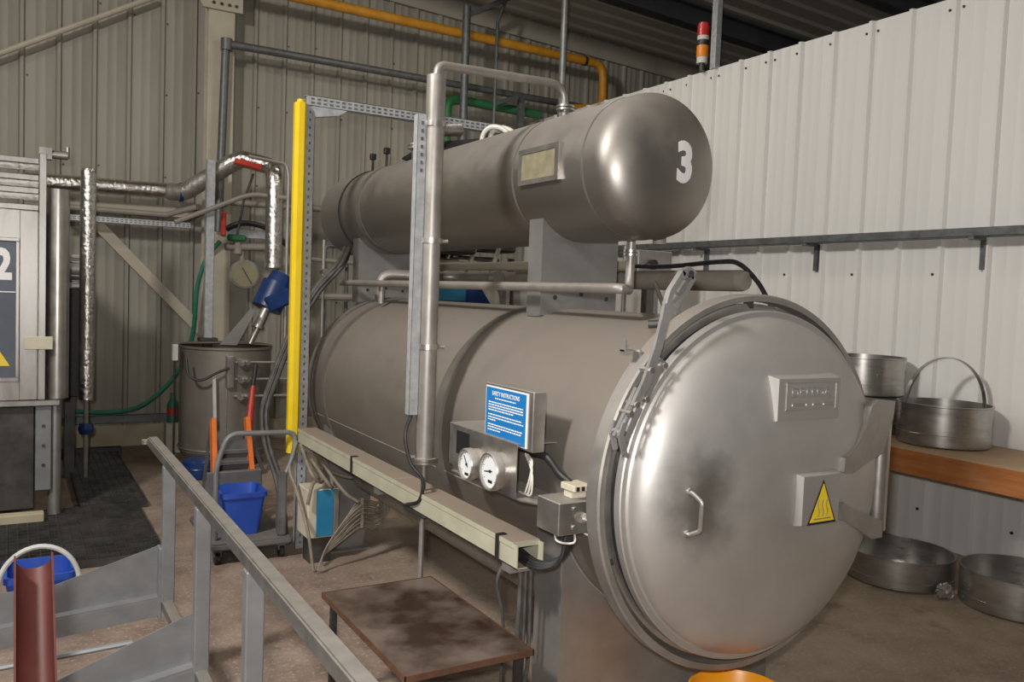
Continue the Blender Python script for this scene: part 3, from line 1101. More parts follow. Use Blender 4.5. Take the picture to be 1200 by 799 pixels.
# instruction sign in a folded steel holder
sg = thing('instruction_sign', (1.64, 2.735, 1.18), 'blue printed instruction sign in a steel holder above two dial gauges', 'sign')
B().box(1.620, 1.675, 2.56, 2.915, 1.18, 1.402, 0.003).done('holder', M_SS, sg)
B().box(1.675, 1.80, 2.80, 2.88, 1.20, 1.28).done('bracket', M_PLATE, sg)
B().box(1.6165, 1.620, 2.594, 2.907, 1.19, 1.392).done('sign_backing', M_NUM, sg)
B().box(1.6150, 1.6168, 2.603, 2.902, 1.193, 1.387).done('blue_plate', M_BLUES, sg)
sgy, sgz = 2.7525, 1.29
place_text('heading_lettering', text_mesh('SAFETY INSTRUCTIONS', 0.205, 0.017, 0.001, bold=0.012), M_PRINT,
           lambda c: (1.6145 + c.z * 0.4, sgy - c.x, 1.366 + c.y), sg)
b = B()
rnd = random.Random(3)
for (z, x0, x1) in ((1.347, 0.07, 0.225), (1.330, 0.02, 0.28), (1.320, 0.02, 0.285), (1.310, 0.02, 0.28), (1.300, 0.02, 0.21),
                    (1.282, 0.02, 0.27), (1.271, 0.02, 0.285), (1.261, 0.02, 0.08), (1.243, 0.02, 0.285), (1.233, 0.02, 0.27), (1.222, 0.02, 0.12)):
    x = x0
    while x < x1 - 0.004:
        w = min(rnd.uniform(0.006, 0.022), x1 - x)
        b.box(1.6140, 1.6151, 2.902 - x - w, 2.902 - x, z - 0.0022, z + 0.0022)
        x += w + 0.004
stuff(b.done('small_print', M_PRINT, sg))

# steel junction box with gland
jb = thing('junction_box', (1.71, 2.44, 0.92), 'square steel switch box bolted beside the door ring', 'switch box')
B().box(1.62, 1.80, 2.37, 2.51, 0.925, 1.04, 0.003).done('box', M_SS, jb)
b = B()
b.cyl((1.725, 2.372, 0.978), (1.725, 2.352, 0.978), 0.021, n=6).cyl((1.725, 2.352, 0.978), (1.725, 2.342, 0.978), 0.016, n=16).cyl((1.725, 2.345, 0.978), (1.725, 2.325, 0.978), 0.011, n=12)
b.done('gland', M_SS, jb)
for (x, z) in ((1.685, 1.015), (1.765, 1.015), (1.685, 0.95)):
    B().cyl((x, 2.371, z), (x, 2.363, z), 0.009, n=10).done('screw', M_SS, jb)
B().box(1.79, 1.87, 2.40, 2.47, 0.95, 1.0).done('bracket', M_PLATE, jb)
tb = thing('terminal_block', (1.73, 2.43, 1.04), 'small cream terminal block on top of the steel switch box', 'terminal block')
B().box(1.69, 1.765, 2.385, 2.47, 1.068, 1.092, 0.003).box(1.70, 1.76, 2.41, 2.46, 1.042, 1.068).done('body', M_CHALK, tb)
b = B()
for k in range(3):
    b.box(1.70 + 0.022 * k, 1.711 + 0.022 * k, 2.380, 2.386, 1.073, 1.087)
b.done('terminals', M_TICK, tb)
tag(B().tube(curve_pts([(1.70, 2.72, 1.15), (1.69, 2.58, 1.165), (1.71, 2.51, 1.11), (1.725, 2.46, 1.085)], 8), 0.013, 10).done('cable', M_BLACK),
    'thick black cable from gauge panel to cream terminal block', 'cable')
b = B()
for k in range(3):
    b.tube(curve_pts([(1.68, 2.70 - 0.01 * k, 1.15), (1.65, 2.60, 1.10 + 0.015 * k), (1.65, 2.60 + 0.02 * k, 1.02), (1.66, 2.66 + 0.02 * k, 1.006)], 7), 0.004, 6)
b.tube(curve_pts([(1.68, 2.48, 0.925), (1.65, 2.42, 0.895), (1.68, 2.36, 0.90), (1.71, 2.40, 0.924)], 7), 0.004, 6)
b.tube(curve_pts([(1.74, 2.44, 0.925), (1.78, 2.36, 0.90), (1.83, 2.34, 0.885), (1.80, 2.38, 0.91)], 7), 0.004, 6)
tag(b.done('wire', M_WHITEW), 'loose white wires round gauge panel and steel switch box', 'wire')

# ================================================================== VENT POLE
vp = thing('vent_pipe', (1.625, 3.5, 0), 'tall grey vent pole standing behind table, bent over to upper tank', 'pipe')
PXc, PYc = 1.632, 3.5
B().cyl((PXc, PYc, 0.985), (PXc, PYc, 2.715), 0.043, n=28).done('standpipe', M_PIPE, vp)
b = B()
b.cyl((PXc, PYc, 0.965), (PXc, PYc, 0.977), 0.062, n=24).cyl((PXc, PYc, 0.979), (PXc, PYc, 0.991), 0.062, n=24)
b.done('flange', M_SS, vp)
B().cyl((PXc, PYc, 0.0), (PXc, PYc, 0.966), 0.0125, n=14).done('drain_rod', M_PIPE, vp)
b = B()
b.tube(fillet([(PXc, PYc, 2.70), (PXc + 0.01, PYc, 2.765), (2.36, 3.56, 2.80), (2.37, 3.56, 2.62)], 0.09, 8), 0.02, 14)
b.done('bend_pipe', M_PIPE, vp)
b = B()
b.cyl((2.37, 3.56, 2.675), (2.37, 3.56, 2.685), 0.045, n=20).cyl((2.37, 3.56, 2.69), (2.37, 3.56, 2.70), 0.045, n=20)
b.done('top_flange', M_SS, vp)
for zz in (2.50, 1.98, 1.50):
    c_ = B().lathe([(0.042, -0.012), (0.049, -0.012), (0.049, 0.012), (0.042, 0.012)], (PXc, PYc, zz), 'z', 28, closed=True).done('pipe_clamp', M_SS, vp)
    B().cyl((PXc + 0.045, PYc - 0.02, zz), (PXc + 0.07, PYc - 0.03, zz), 0.008, n=8).done('clamp_bolt', M_SS, c_)


def slotted(b, sl, p0, length, axis, w, d, m=None):
    """U channel along an axis ('z' or 'x'); open side faces away; slots go in a second mesh on the face towards -y"""
    x, y, z = p0
    if axis == 'z':
        b.box(x, x + w, y, y + 0.003, z, z + length).box(x, x + 0.003, y, y + d, z, z + length).box(x + w - 0.003, x + w, y, y + d, z, z + length)
        k = 0.03
        while k < length - 0.03:
            sl.box(x + w * 0.42, x + w * 0.60, y - 0.001, y + 0.002, z + k, z + k + 0.018)
            k += 0.05
    else:
        b.box(x, x + length, y, y + 0.003, z, z + w).box(x, x + length, y, y + d, z, z + 0.003).box(x, x + length, y, y + d, z + w - 0.003, z + w)
        k = 0.03
        while k < length - 0.03:
            sl.box(x + k, x + k + 0.024, y - 0.001, y + 0.002, z + w * 0.22, z + w * 0.40)
            sl.box(x + k, x + k + 0.024, y - 0.001, y + 0.002, z + w * 0.60, z + w * 0.78)
            k += 0.042


ss = thing('strut_channel', (1.565, 3.5, 1.19), 'narrow galvanised channel clamped beside the tall vent pole', 'strut')
b, s2 = B(), B()
slotted(b, s2, (1.545, 3.49, 1.19), 1.345, 'z', 0.043, 0.043)
b.done('channel', M_GALV, ss)
s3 = B()
for k in range(7):
    s3.box(1.561, 1.573, 3.488, 3.492, 2.28 + 0.035 * k, 2.295 + 0.035 * k)
stuff(s3.done('slots', M_GALVD, ss))
s2.bm.free()
tag(B().tube(curve_pts([(1.57, 3.51, 1.20), (1.53, 3.49, 1.10), (1.55, 3.47, 0.98), (1.60, 3.44, 0.90), (1.595, 3.46, 0.80), (1.585, 3.60, 0.745), (1.60, 3.42, 0.735), (1.64, 3.45, 0.737)], 8), 0.0085, 8).done('cable', M_BLACK),
    'black cable hanging from galvanised channel beside vent pole to trunking', 'cable')

# gantry: perforated post and arm, yellow cable cover beside it
ga = thing('cable_gantry', (1.65, 5.5, 0), 'perforated galvanised post with a horizontal arm reaching over the retort', 'gantry')
b, s2 = B(), B()
slotted(b, s2, (1.637, 5.5, 0.0), 2.97, 'z', 0.065, 0.05)
b.done('post', M_GALV, ga)
stuff(s2.done('post_slots', M_GALVD, ga))
b, s2 = B(), B()
slotted(b, s2, (1.64, 5.49, 2.93), 1.45, 'x', 0.065, 0.06)
b.done('arm', M_GALV, ga)
stuff(s2.done('arm_slots', M_GALVD, ga))
B().prism([(1.68, 2.93), (1.92, 2.93), (1.86, 2.89), (1.70, 2.86)], 'xz', 5.492, 5.54).done('gusset', M_GALV, ga)
yc = thing('cable_cover', (1.57, 5.46, 0.66), 'bright yellow vertical cable cover fixed to the perforated post', 'cover')
B().prism([(1.557, 5.45), (1.577, 5.425), (1.612, 5.425), (1.632, 5.45), (1.632, 5.49), (1.557, 5.49)], 'xy', 0.66, 2.93).done('cover', M_YELLOW, yc)
B().cyl((1.594, 5.458, 2.93), (1.594, 5.458, 2.95), 0.025, n=12).done('end_cap', M_YELLOW, yc)
# fat black cables rising over the vessel's shoulder behind the post
b = B()
for k in range(4):
    dx, dz = 0.03 * (k % 2), 0.03 * (k // 2)
    b.tube(curve_pts([(2.16 + dx, 6.15, 2.02 + dz), (2.04 + dx, 5.97, 1.90 + dz), (1.90 + dx, 6.02, 1.72 + dz), (1.74 + dx, 6.05, 1.42 + dz), (1.62 + dx, 6.06, 1.10 + dz), (1.545 + dx, 6.06, 0.83 + dz), (1.56 + dx, 6.0, 0.60), (1.62 + dx, 5.9, 0.35), (1.60 + dx, 5.7, 0.05)], 8), 0.018, 8)
tag(b.done('cable_bundle', M_CABLEG), 'thick grey cables climbing over the rear of the retort', 'cable')

# control box on the floor under the yellow cover, and the fan of wires
cb = thing('control_box', (1.70, 5.15, 0.17), 'cream control box with a blue front panel under the yellow cover', 'control box')
B().box(1.60, 1.80, 5.12, 5.34, 0.17, 0.48, 0.006).done('case', M_CHALK, cb)
B().box(1.655, 1.765, 5.112, 5.122, 0.18, 0.475, 0.003).done('blue_panel', M_BLUEM, cb)
B().box(1.765, 1.80, 5.108, 5.122, 0.18, 0.475, 0.003).done('terminal_cover', M_PLATE, cb)
B().box(1.63, 1.77, 5.16, 5.30, 0.0, 0.17).done('stand', M_DKSTEEL, cb)
wf = thing('wire_fan', (1.9, 5.1, 0.2), 'fan of dusty thin wires spread from the rear leg to the floor', 'wires')
rnd = random.Random(5)
for k in range(18):
    t = k / 17
    zc_, yc_ = 0.40 - 0.16 * t, 5.08 - 0.02 * (k % 3)
    b = B()
    b.tube(curve_pts([(1.92 + 0.03 * (k % 5), 5.24, 0.62), (2.06 + 0.015 * (k % 4), 5.20, 0.58 - 0.06 * t), (2.16 - 0.022 * (k % 4), 5.15, 0.46 - 0.14 * t), (2.07 - 0.012 * (k % 3), 5.10, 0.37 - 0.17 * t), (1.93, yc_, zc_), (1.80, 5.0, 0.30 - 0.11 * t + rnd.uniform(-.01, .01)), (1.68 - 0.03 * t, 4.97, 0.16 - 0.07 * t), (1.615 + 0.05 * t, 4.95, 0.02)], 5), 0.0055, 6)
    b.done('wire', M_WIRE, wf)
B().bar((1.925, 5.045, 0.23), (1.93, 5.06, 0.42), 0.02, 0.03, up=(0, 1, 0)).done('wire_comb', M_WIRE, wf)
hs = thing('cable_hose', (1.8, 5.3, 0.5), 'pale ribbed cable hoses looping at the foot of the perforated post', 'hose')
for pts in ([(1.66, 5.44, 0.78), (1.64, 5.3, 0.64), (1.70, 5.2, 0.55), (1.62, 5.1, 0.52), (1.585, 5.08, 0.40)],
            [(1.74, 5.3, 0.73), (1.75, 5.22, 0.60), (1.84, 5.16, 0.545), (1.97, 5.14, 0.535), (2.08, 5.16, 0.56)],
            [(1.66, 5.42, 0.80), (1.72, 5.30, 0.62), (1.68, 5.10, 0.535), (1.60, 5.06, 0.60), (1.60, 5.3, 0.74)],
            [(1.70, 5.32, 0.74), (1.76, 5.2, 0.58), (1.74, 5.08, 0.50), (1.70, 5.06, 0.54), (1.64, 5.2, 0.66)],
            [(1.60, 5.38, 0.75), (1.55, 5.36, 0.58), (1.56, 5.25, 0.47), (1.58, 5.05, 0.25), (1.60, 4.98, 0.02)],
            [(1.70, 5.40, 0.74), (1.73, 5.16, 0.60), (1.82, 5.06, 0.46), (1.90, 5.04, 0.40)]):
    B().tube(curve_pts(pts, 8), 0.011, 8).done('hose', M_WIRE, hs)

# ================================================================== LOW TABLE
tbt = thing('low_table', (1.40, 3.0, 0), 'low stained brown table on black legs in front of the retort', 'table')
top = B().box(1.148, 1.655, 2.555, 3.435, 0.432, 0.45, 0.003).done('table_top', M_TABLE, tbt)
b = B()
for (a0, a1, c0, c1) in ((1.144, 1.659, 2.551, 2.556), (1.144, 1.659, 3.434, 3.439), (1.144, 1.149, 2.551, 3.439), (1.654, 1.659, 2.551, 3.439)):
    b.box(a0, a1, c0, c1, 0.428, 0.4515)
b.done('edge_strip', M_TEDGE, top)
for (x, y) in ((1.17, 2.60), (1.615, 2.60), (1.17, 3.38), (1.615, 3.38)):
    B().box(x, x + 0.026, y, y + 0.026, 0, 0.432, 0.002).done('leg', M_BLACK, tbt)
b = B()
for (p, q) in (((1.183, 2.613), (1.628, 2.613)), ((1.183, 3.393), (1.628, 3.393)), ((1.183, 2.613), (1.183, 3.393)), ((1.628, 2.613), (1.628, 3.393))):
    b.bar((*p, 0.415), (*q, 0.415), 0.02, 0.03)
b.done('under_frame', M_BLACK, tbt)

# orange bucket at the foot of the door
ob = thing('orange_bucket', (2.35, 2.2, 0), 'orange plastic bucket on the floor under the door ring', 'bucket')
B().lathe([(0, 0.004), (0.130, 0.004), (0.134, 0.012), (0.176, 0.285), (0.183, 0.29), (0.186, 0.303), (0.178, 0.306), (0.171, 0.295), (0.129, 0.02), (0, 0.018)], (2.35, 2.2, 0), 'z', 40).done('body', M_ORANGE, ob)
B().tube([(2.35 + 0.186 * math.cos(a), 2.2 - 0.012 - 0.186 * math.sin(a) * 0.97, 0.285 - 0.05 * math.sin(a)) for a in [PI * k / 16 for k in range(17)]], 0.004, 6).done('bail', M_SS, ob)

# ================================================================== HANDRAIL AND GUSSETS
hr = thing('handrail', (0.59, 2.6, 0), 'grey steel handrail with square posts and tapered gusset plates', 'handrail')
B().box(0.566, 0.612, 0.9, 4.36, 0.953, 1.0, 0.005, 2).done('top_rail', M_RAIL, hr)
for (y, z0) in ((3.85, 0.36), (3.10, 0.36), (2.36, 0.0), (1.3, 0.0)):
    B().box(0.563, 0.615, y - 0.025, y + 0.025, z0, 0.955, 0.004).done('post', M_GREYP, hr)
B().box(0.567, 0.611, 1.3, 3.90, 0.325, 0.37, 0.004).done('bottom_rail', M_RAIL, hr)
B().cyl((0.56, 4.365, 0.965), (0.56, 4.365, 0.985), 0.02, n=10).done('end_lug', M_SS, hr)
for (y, zl, zh) in ((3.90, 0.475, 0.60), (3.13, 0.335, 0.565)):
    xl = -0.95
    g = B().prism([(xl, zl - 0.19), (0.566, 0.385), (0.566, zh), (0.13, 0.47 if y > 3.5 else 0.40), (-0.06, 0.475 if y > 3.5 else 0.42), (xl, zl)], 'xz', y - 0.003, y + 0.003).done('gusset_plate', M_GREYP, hr)
    b = B()
    b.prism([(xl, zl - 0.20), (0.566, 0.375), (0.566, 0.385), (xl, zl - 0.19)], 'xz', y - 0.05, y + 0.003)
    b.prism([(xl, zl - 0.28), (0.566, 0.30), (0.566, 0.375), (xl, zl - 0.20)], 'xz', y - 0.052, y - 0.046)
    b.done('folded_flange', M_GREYP, g)
B().box(0.552, 0.566, 3.84, 3.905, 0.285, 0.60, 0.003).done('mounting_plate', M_GREYP, hr)
B().tube([(-0.9, 3.42, 0.36), (-0.03, 3.42, 0.36), (0.40, 3.42, 0.375)], 0.012, 8).done('tie_rod', M_GREYP, hr)

mp_ = B()
ax0, ax1 = Vector((0.048, 2.30, 1.070)), Vector((0.048, 0.95, 0.0))
axd = (ax1 - ax0).normalized()
up_ = Vector((1, 0, 0)).cross(axd)
if up_.z < 0:
    up_ = -up_
sec = [(-0.041, 0.022)] + [(0.041 * math.cos(PI + PI * k / 14), 0.041 * math.sin(PI + PI * k / 14)) for k in range(15)] + [(0.041, 0.022), (0.0365, 0.022)]
sec += [(0.0365 * math.cos(-PI * k / 14), 0.0365 * math.sin(-PI * k / 14)) for k in range(15)] + [(-0.0365, 0.022)]
ends = [[mp_.bm.verts.new(e + Vector((a, 0, 0)) + up_ * c) for a, c in sec] for e in (ax0, ax1)]
for k in range(len(sec)):
    k2 = (k + 1) % len(sec)
    mp_.bm.faces.new((ends[0][k], ends[0][k2], ends[1][k2], ends[1][k]))
mp_.bm.faces.new(ends[0])
mp_.bm.faces.new(ends[1][::-1])
tag(mp_.done('plastic_channel', M_MAROON, origin=(0.048, 0.95, 0)), 'maroon half-round plastic channel leaning up beside grey gusset plates', 'channel')

# blue tub with pale hoop behind the gussets
bt = thing('blue_tub', (0.12, 4.75, 0), 'square blue plastic tub behind the maroon channel', 'tub')


def tub(x0, x1, y0, y1, z0, z1, m, par, taper=0.03, rim=0.012):
    b_ = B()

    def ring_(x0, x1, y0, y1, z):
        r_ = min(x1 - x0, y1 - y0) * 0.12
        pts_ = []
        for cx, cy, a in ((x1 - r_, y1 - r_, 0), (x0 + r_, y1 - r_, 1), (x0 + r_, y0 + r_, 2), (x1 - r_, y0 + r_, 3)):
            for k in range(4):
                t = PI / 2 * (a + k / 3)
                pts_.append((cx + r_ * math.cos(t), cy + r_ * math.sin(t), z))
        return [b_.bm.verts.new(p) for p in pts_]
    rs = [ring_(x0 + taper, x1 - taper, y0 + taper, y1 - taper, z0),
          ring_(x0, x1, y0, y1, z1 - 0.03),
          ring_(x0 - rim, x1 + rim, y0 - rim, y1 + rim, z1 - 0.03),
          ring_(x0 - rim, x1 + rim, y0 - rim, y1 + rim, z1),
          ring_(x0 + 0.006, x1 - 0.006, y0 + 0.006, y1 - 0.006, z1),
          ring_(x0 + taper + 0.006, x1 - taper - 0.006, y0 + taper + 0.006, y1 - taper - 0.006, z0 + 0.008)]
    for a, c in zip(rs, rs[1:]):
        n = len(a)
        for k in range(n):
            b_.bm.faces.new((a[k], a[(k + 1) % n], c[(k + 1) % n], c[k]))
    b_.bm.faces.new(rs[0][::-1])
    b_.bm.faces.new(rs[-1])
    return b_.done('body', m, par)


tub(-0.02, 0.27, 4.62, 4.92, 0.0, 0.30, M_BLUEB, bt)
b = B()
b.tube([(0.12 + 0.175 * math.cos(a), 4.60, 0.25 + 0.20 * math.sin(a)) for a in [PI * k / 20 for k in range(21)]], 0.012, 8)
b.done('carrying_hoop', M_HOOP, bt)

# ================================================================== MACHINE WITH THE NUMERAL 2, far side
mc = thing('cabinet_machine', (-0.3, 6.9, 0.05), 'tall stainless cabinet machine with a dark window and slatted top', 'machine')
CX0, CX1, CY = -1.3, 0.205, 6.75
body = B()
body.box(CX0, CX1 - 0.01, CY + 0.01, 8.6, 0.89, 2.20, 0.006)
body.done('body', M_CAB, mc)
b = B()
b.box(CX0, -0.0, CY - 0.004, CY + 0.01, 2.01, 2.20).box(0.045, CX1 - 0.05, CY - 0.004, CY + 0.01, 0.89, 2.20, 0.003).box(CX0, 0.045, CY - 0.004, CY + 0.01, 0.89, 1.02)
b.box(-0.0, 0.045, CY - 0.004, CY + 0.01, 1.02, 2.20)
door_p = b.done('door_panel', M_CAB, mc)
b = B()
for (a0, a1, c0, c1) in ((-1.0, 0.045, 1.985, 2.01), (-1.0, 0.045, 1.02, 1.05), (0.022, 0.045, 1.05, 1.985)):
    b.box(a0, a1, CY - 0.018, CY + 0.0, c0, c1, 0.003)
wfm = b.done('window_frame', M_CAB, mc)
B().box(-1.0, 0.022, CY - 0.006, CY - 0.003, 1.05, 1.985).done('window_pane', M_GLASS, wfm)
place_text('painted_numeral', text_mesh('2', 0.11, 0.22, 0.002, bold=0.045), M_NUM, lambda c: (-0.055 + c.x, CY - 0.007 - c.z * 0.5, 1.83 + c.y), wfm)
B().box(-0.6, 0.03, CY - 0.012, CY - 0.006, 1.635, 1.642).done('window_bar', M_NUM, wfm)
B().prism([(-0.20, 1.13), (-0.01, 1.13), (-0.105, 1.29)], 'xz', CY - 0.008, CY - 0.006).done('warning_triangle', M_SIGNY, wfm)
B().box(0.158, CX1, CY - 0.02, CY + 0.04, 0.89, 2.60, 0.004).done('corner_post', M_CAB, mc)
for z in (2.545, 2.43, 2.34, 2.225):
    B().box(CX0, 0.158, CY, CY + 0.03, z - 0.02, z + 0.02, 0.004).done('slat', M_CAB, mc)
    B().box(CX0, 0.158, CY + 0.12, CY + 0.14, z - 0.055, z - 0.015).done('inner_slat', M_FOILG, mc)
B().box(0.075, 0.25, CY - 0.045, CY - 0.02, 1.245, 1.335, 0.004).done('latch_plate', M_CHALK, mc)
b = B()
b.cyl((0.28, 6.84, 0.89), (0.28, 6.84, 2.37), 0.075, n=28)
col_ = b.done('column', M_SS, mc)
b = B()
b.cyl((0.27, 6.84, 0.05), (0.27, 6.84, 0.89), 0.042, n=20)
b.done('leg_tube', M_PLATE, mc)
B().box(CX0, 0.30, CY - 0.02, 8.0, 0.845, 0.885, 0.006).done('sill', M_CAB, mc)
B().box(CX0, 0.145, CY + 0.05, 8.3, 0.10, 0.84, 0.01).done('lower_casing', M_DKSTEEL, mc)
lb = B().box(0.147, 0.245, CY + 0.02, CY + 0.05, 0.24, 0.84, 0.003).done('side_bracket', M_GREYP, mc)
b = B()
for z in (0.42, 0.56, 0.70):
    b.cyl((0.197, CY + 0.02, z), (0.197, CY + 0.012, z), 0.012, n=8)
b.done('bolts', M_DKSTEEL, lb)
B().box(-1.3, 0.20, 6.62, 6.72, 0.05, 0.11, 0.004).done('kick_board', M_PLINTH, mc)
b = B()
b.cyl((0.24, 6.9, 2.62), (0.34, 6.9, 2.62), 0.03, n=12).cyl((0.34, 6.9, 2.60), (0.34, 6.9, 2.68), 0.015, n=10)
b.box(0.16, 0.24, 6.86, 6.94, 2.58, 2.66)
b.done('air_valve', M_CAB, mc)

# drive behind the machine
mo = thing('drive_motor', (0.50, 8.3, 0.7), 'grey motor on a dark upright housing behind the foil-wrapped riser', 'motor')
b = B()
b.cyl((0.40, 8.3, 1.83), (0.60, 8.3, 1.83), 0.115, n=24)
mt = b.done('motor', M_PLATE, mo)
b = B()
for k in range(12):
    a = 2 * PI * k / 12
    b.bar((0.41, 8.3 + 0.118 * math.cos(a), 1.83 + 0.118 * math.sin(a)), (0.59, 8.3 + 0.118 * math.cos(a), 1.83 + 0.118 * math.sin(a)), 0.012, 0.008)
b.done('cooling_fins', M_PLATE, mt)
B().box(0.38, 0.62, 8.2, 8.4, 1.67, 1.70, 0.004).done('shelf', M_GALV, mo)
B().box(0.36, 0.52, 8.2, 8.45, 0.72, 1.66, 0.006).done('housing', M_BLACK, mo)
B().box(0.33, 0.40, 8.05, 8.2, 0.75, 1.22, 0.006).done('side_cover', M_PLATE, mo)
B().box(0.40, 0.48, 8.25, 8.38, 0.0, 0.72).done('pedestal', M_DKSTEEL, mo)

# foil-wrapped pipes
fr_ = thing('foil_riser', (0.55, 8.0, 0.4), 'foil-wrapped riser pipe standing beside the stainless cabinet', 'pipe')
B().tube([(0.55, 8.0, 0.72), (0.55, 8.0, 1.6), (0.55, 8.0, 2.64)], 0.062, 20).done('lagging', M_FOIL, fr_)
B().lathe([(0.062, 0), (0.05, 0.03), (0.0, 0.045)], (0.55, 8.0, 2.64), 'z', 20).done('dome_cap', M_FOIL, fr_)
B().cyl((0.55, 8.0, 0.05), (0.55, 8.0, 0.72), 0.02, n=10).done('drop_pipe', M_PIPE, fr_)
vv = B().lathe([(0, -0.05), (0.05, -0.045), (0.065, 0), (0.05, 0.045), (0, 0.05)], (0.55, 8.0, 0.47), 'z', 16).done('blue_valve', M_BLUEA, fr_)

fh = thing('foil_main', (1.2, 9.2, 2.6), 'foil-lagged main that bends up along the beige wall to a red handle valve', 'pipe')
B().tube([(0.1, 9.3, 2.66), (0.8, 9.3, 2.665), (1.42, 9.3, 2.675)], 0.078, 16).done('lagging', M_FOIL, fh)
B().tube(fillet([(1.38, 9.3, 2.67), (1.50, 9.2, 2.66), (1.92, 8.95, 2.98)], 0.1, 5), 0.088, 16).done('grey_lagging', M_FOILG, fh)
B().lathe([(0.09, -0.02), (0.096, -0.02), (0.096, 0.02), (0.09, 0.02)], (1.48, 9.22, 2.665), 'x', 20, closed=True).done('blue_strap', M_BLUEA, fh)
B().tube(fillet([(1.88, 8.97, 2.955), (2.0, 8.9, 3.03), (2.27, 8.7, 2.95), (2.27, 8.62, 2.80), (2.27, 8.6, 1.93)], 0.10, 6), 0.085, 18).done('end_lagging', M_FOIL, fh)
va = B()
va.bar((1.87, 8.6, 2.955), (2.13, 8.6, 2.915), 0.055, 0.05, up=(0, 1, 0), bev=0.01)
va.done('valve_handle', M_RED, fh)

thp = thing('thin_frame_pipe', (2.3, 8.8, 2.0), 'thin pale pipe loop running around the foil-lagged elbow', 'pipe')
B().tube(fillet([(1.98, 8.5, 3.00), (2.35, 8.5, 2.965), (2.375, 8.5, 2.85), (2.375, 8.5, 1.2)], 0.05, 5), 0.018, 8).done('outer_pipe', M_PIPE, thp)
B().tube(fillet([(1.36, 8.8, 2.33), (1.66, 8.8, 2.47), (2.05, 8.7, 2.66), (2.37, 8.5, 2.63)], 0.12, 5), 0.024, 8).done('lower_pipe', M_PIPEBR, thp)
tag(B().tube([(2.0, 9.35, 2.62), (4.0, 9.35, 2.64)], 0.035, 12).done('wall_pipe', M_PIPEBR), 'beige pipe running along the far wall behind the yellow cover', 'pipe')
tag(B().box(0.1, 1.66, 9.5, 9.58, 2.43, 2.54, 0.004).done('wall_purlin', M_COLUMN), 'beige purlin fixed to the wall under the foil-lagged main', 'purlin')
b = B()
b.tube([(0.1, 9.35, 2.44), (1.35, 9.3, 2.43), (1.62, 9.1, 2.52)], 0.03, 10)
tag(b.done('lower_wall_pipe', M_PIPEBR), 'brown pipe running between the beige purlin and the cable tray', 'pipe')
ct = thing('cable_tray', (1.0, 9.4, 2.3), 'short galvanised perforated cable tray under the beige purlin', 'cable tray')
b, s2 = B(), B()
slotted(b, s2, (0.40, 9.35, 2.315), 1.2, 'x', 0.055, 0.07)
b.done('channel', M_GALV, ct)
stuff(s2.done('slots', M_GALVD, ct))
tag(B().bar((0.72, 9.6, 2.33), (1.80, 9.6, 1.20), 0.11, 0.03, up=(0, 1, 0), bev=0.003).done('wall_brace', M_COLUMN),
    'beige diagonal brace slanting down the wall to the column foot', 'brace')
tag(B().tube([(-1.2, 9.55, 3.24), (-0.10, 9.55, 3.86), (1.24, 9.55, 4.66)], 0.028, 10).done('brace_rod', M_COLUMN),
    'thin beige tie rod rising across the upper wall to the column', 'brace')
b = B()
b.box(0.2, 1.72, 9.45, 9.52, 0.28, 0.36, 0.004)
tag(b.done('low_wall_rail', M_GALVD), 'dull grey rail low on the far wall above the cream plinth', 'rail')
tag(B().tube(curve_pts([(1.90, 9.35, 2.2), (1.78, 9.4, 2.02), (1.69, 9.42, 1.7), (1.66, 9.42, 1.25), (1.58, 9.42, 0.95), (1.42, 9.42, 0.68), (1.15, 9.42, 0.45), (0.85, 9.42, 0.40), (0.55, 9.42, 0.42)], 8), 0.024, 10).done('green_hose', M_GREENH),
    'green hose sagging along the far wall beside the column', 'hose')
sp_ = thing('strut_post', (1.74, 8.9, 0.9), 'pale square post standing behind the round mixing tank', 'post')
B().box(1.665, 1.745, 8.86, 8.94, 1.20, 2.98, 0.004).done('post', M_GALV, sp_)
B().box(1.62, 1.79, 8.82, 8.98, 1.165, 1.20).done('base_plate', M_DKSTEEL, sp_)
B().box(1.665, 1.745, 8.86, 8.94, 0.0, 1.165).done('lower_post', M_DKSTEEL, sp_)

# ================================================================== MIXING TANK
mx_ = thing('mixing_tank', (1.80, 8.6, 0), 'round grey steel mixing tank with raised half lid near the column', 'tank')
MXX, MXY, MR = 1.815, 8.55, 0.425
B().lathe([(0, 0.09), (MR - 0.03, 0.10), (MR, 0.14), (MR, 1.12), (MR + 0.012, 1.13), (MR + 0.012, 1.15), (MR - 0.008, 1.15), (MR - 0.008, 0.16), (0, 0.15)], (MXX, MXY, 0), 'z', 56).done('shell', M_SHELL, mx_)
b = B()
b.lathe([(MR * 1.0, 1.153), (MR, 1.163), (0.0, 1.17), (0, 1.153)], (MXX, MXY, 0), 'z', 40, a0=-PI * 0.18, a1=PI * 1.0)
b.done('fixed_lid', M_SHELL, mx_)
B().prism([(1.70, 1.17), (1.86, 1.165), (2.03, 1.50), (1.99, 1.53)], 'xz', 8.30, 8.31).done('raised_lid', M_PLATE, mx_)
for a in (0.5, 2.4, 4.2, 5.4):
    B().cyl((MXX + 0.34 * math.cos(a), MXY + 0.34 * math.sin(a), 0), (MXX + 0.34 * math.cos(a), MXY + 0.34 * math.sin(a), 0.12), 0.025, n=10).done('leg', M_DKSTEEL, mx_)
b = B()
b.tube([(MXX + (MR + 0.006) * math.cos(a), MXY + (MR + 0.006) * math.sin(a), 0.17) for a in [2 * PI * k / 48 for k in range(49)]], 0.008, 6)
b.tube([(MXX - 0.08 + (0) , MXY - MR - 0.0, z) for z in (0.16, 1.10)], 0.004, 6)
b.done('weld_seam', M_PLATE, mx_)
b = B()
b.box(1.72, 1.79, 8.06, 8.14, 0.78, 1.08, 0.006)
man = b.done('valve_manifold', M_SS, mx_)
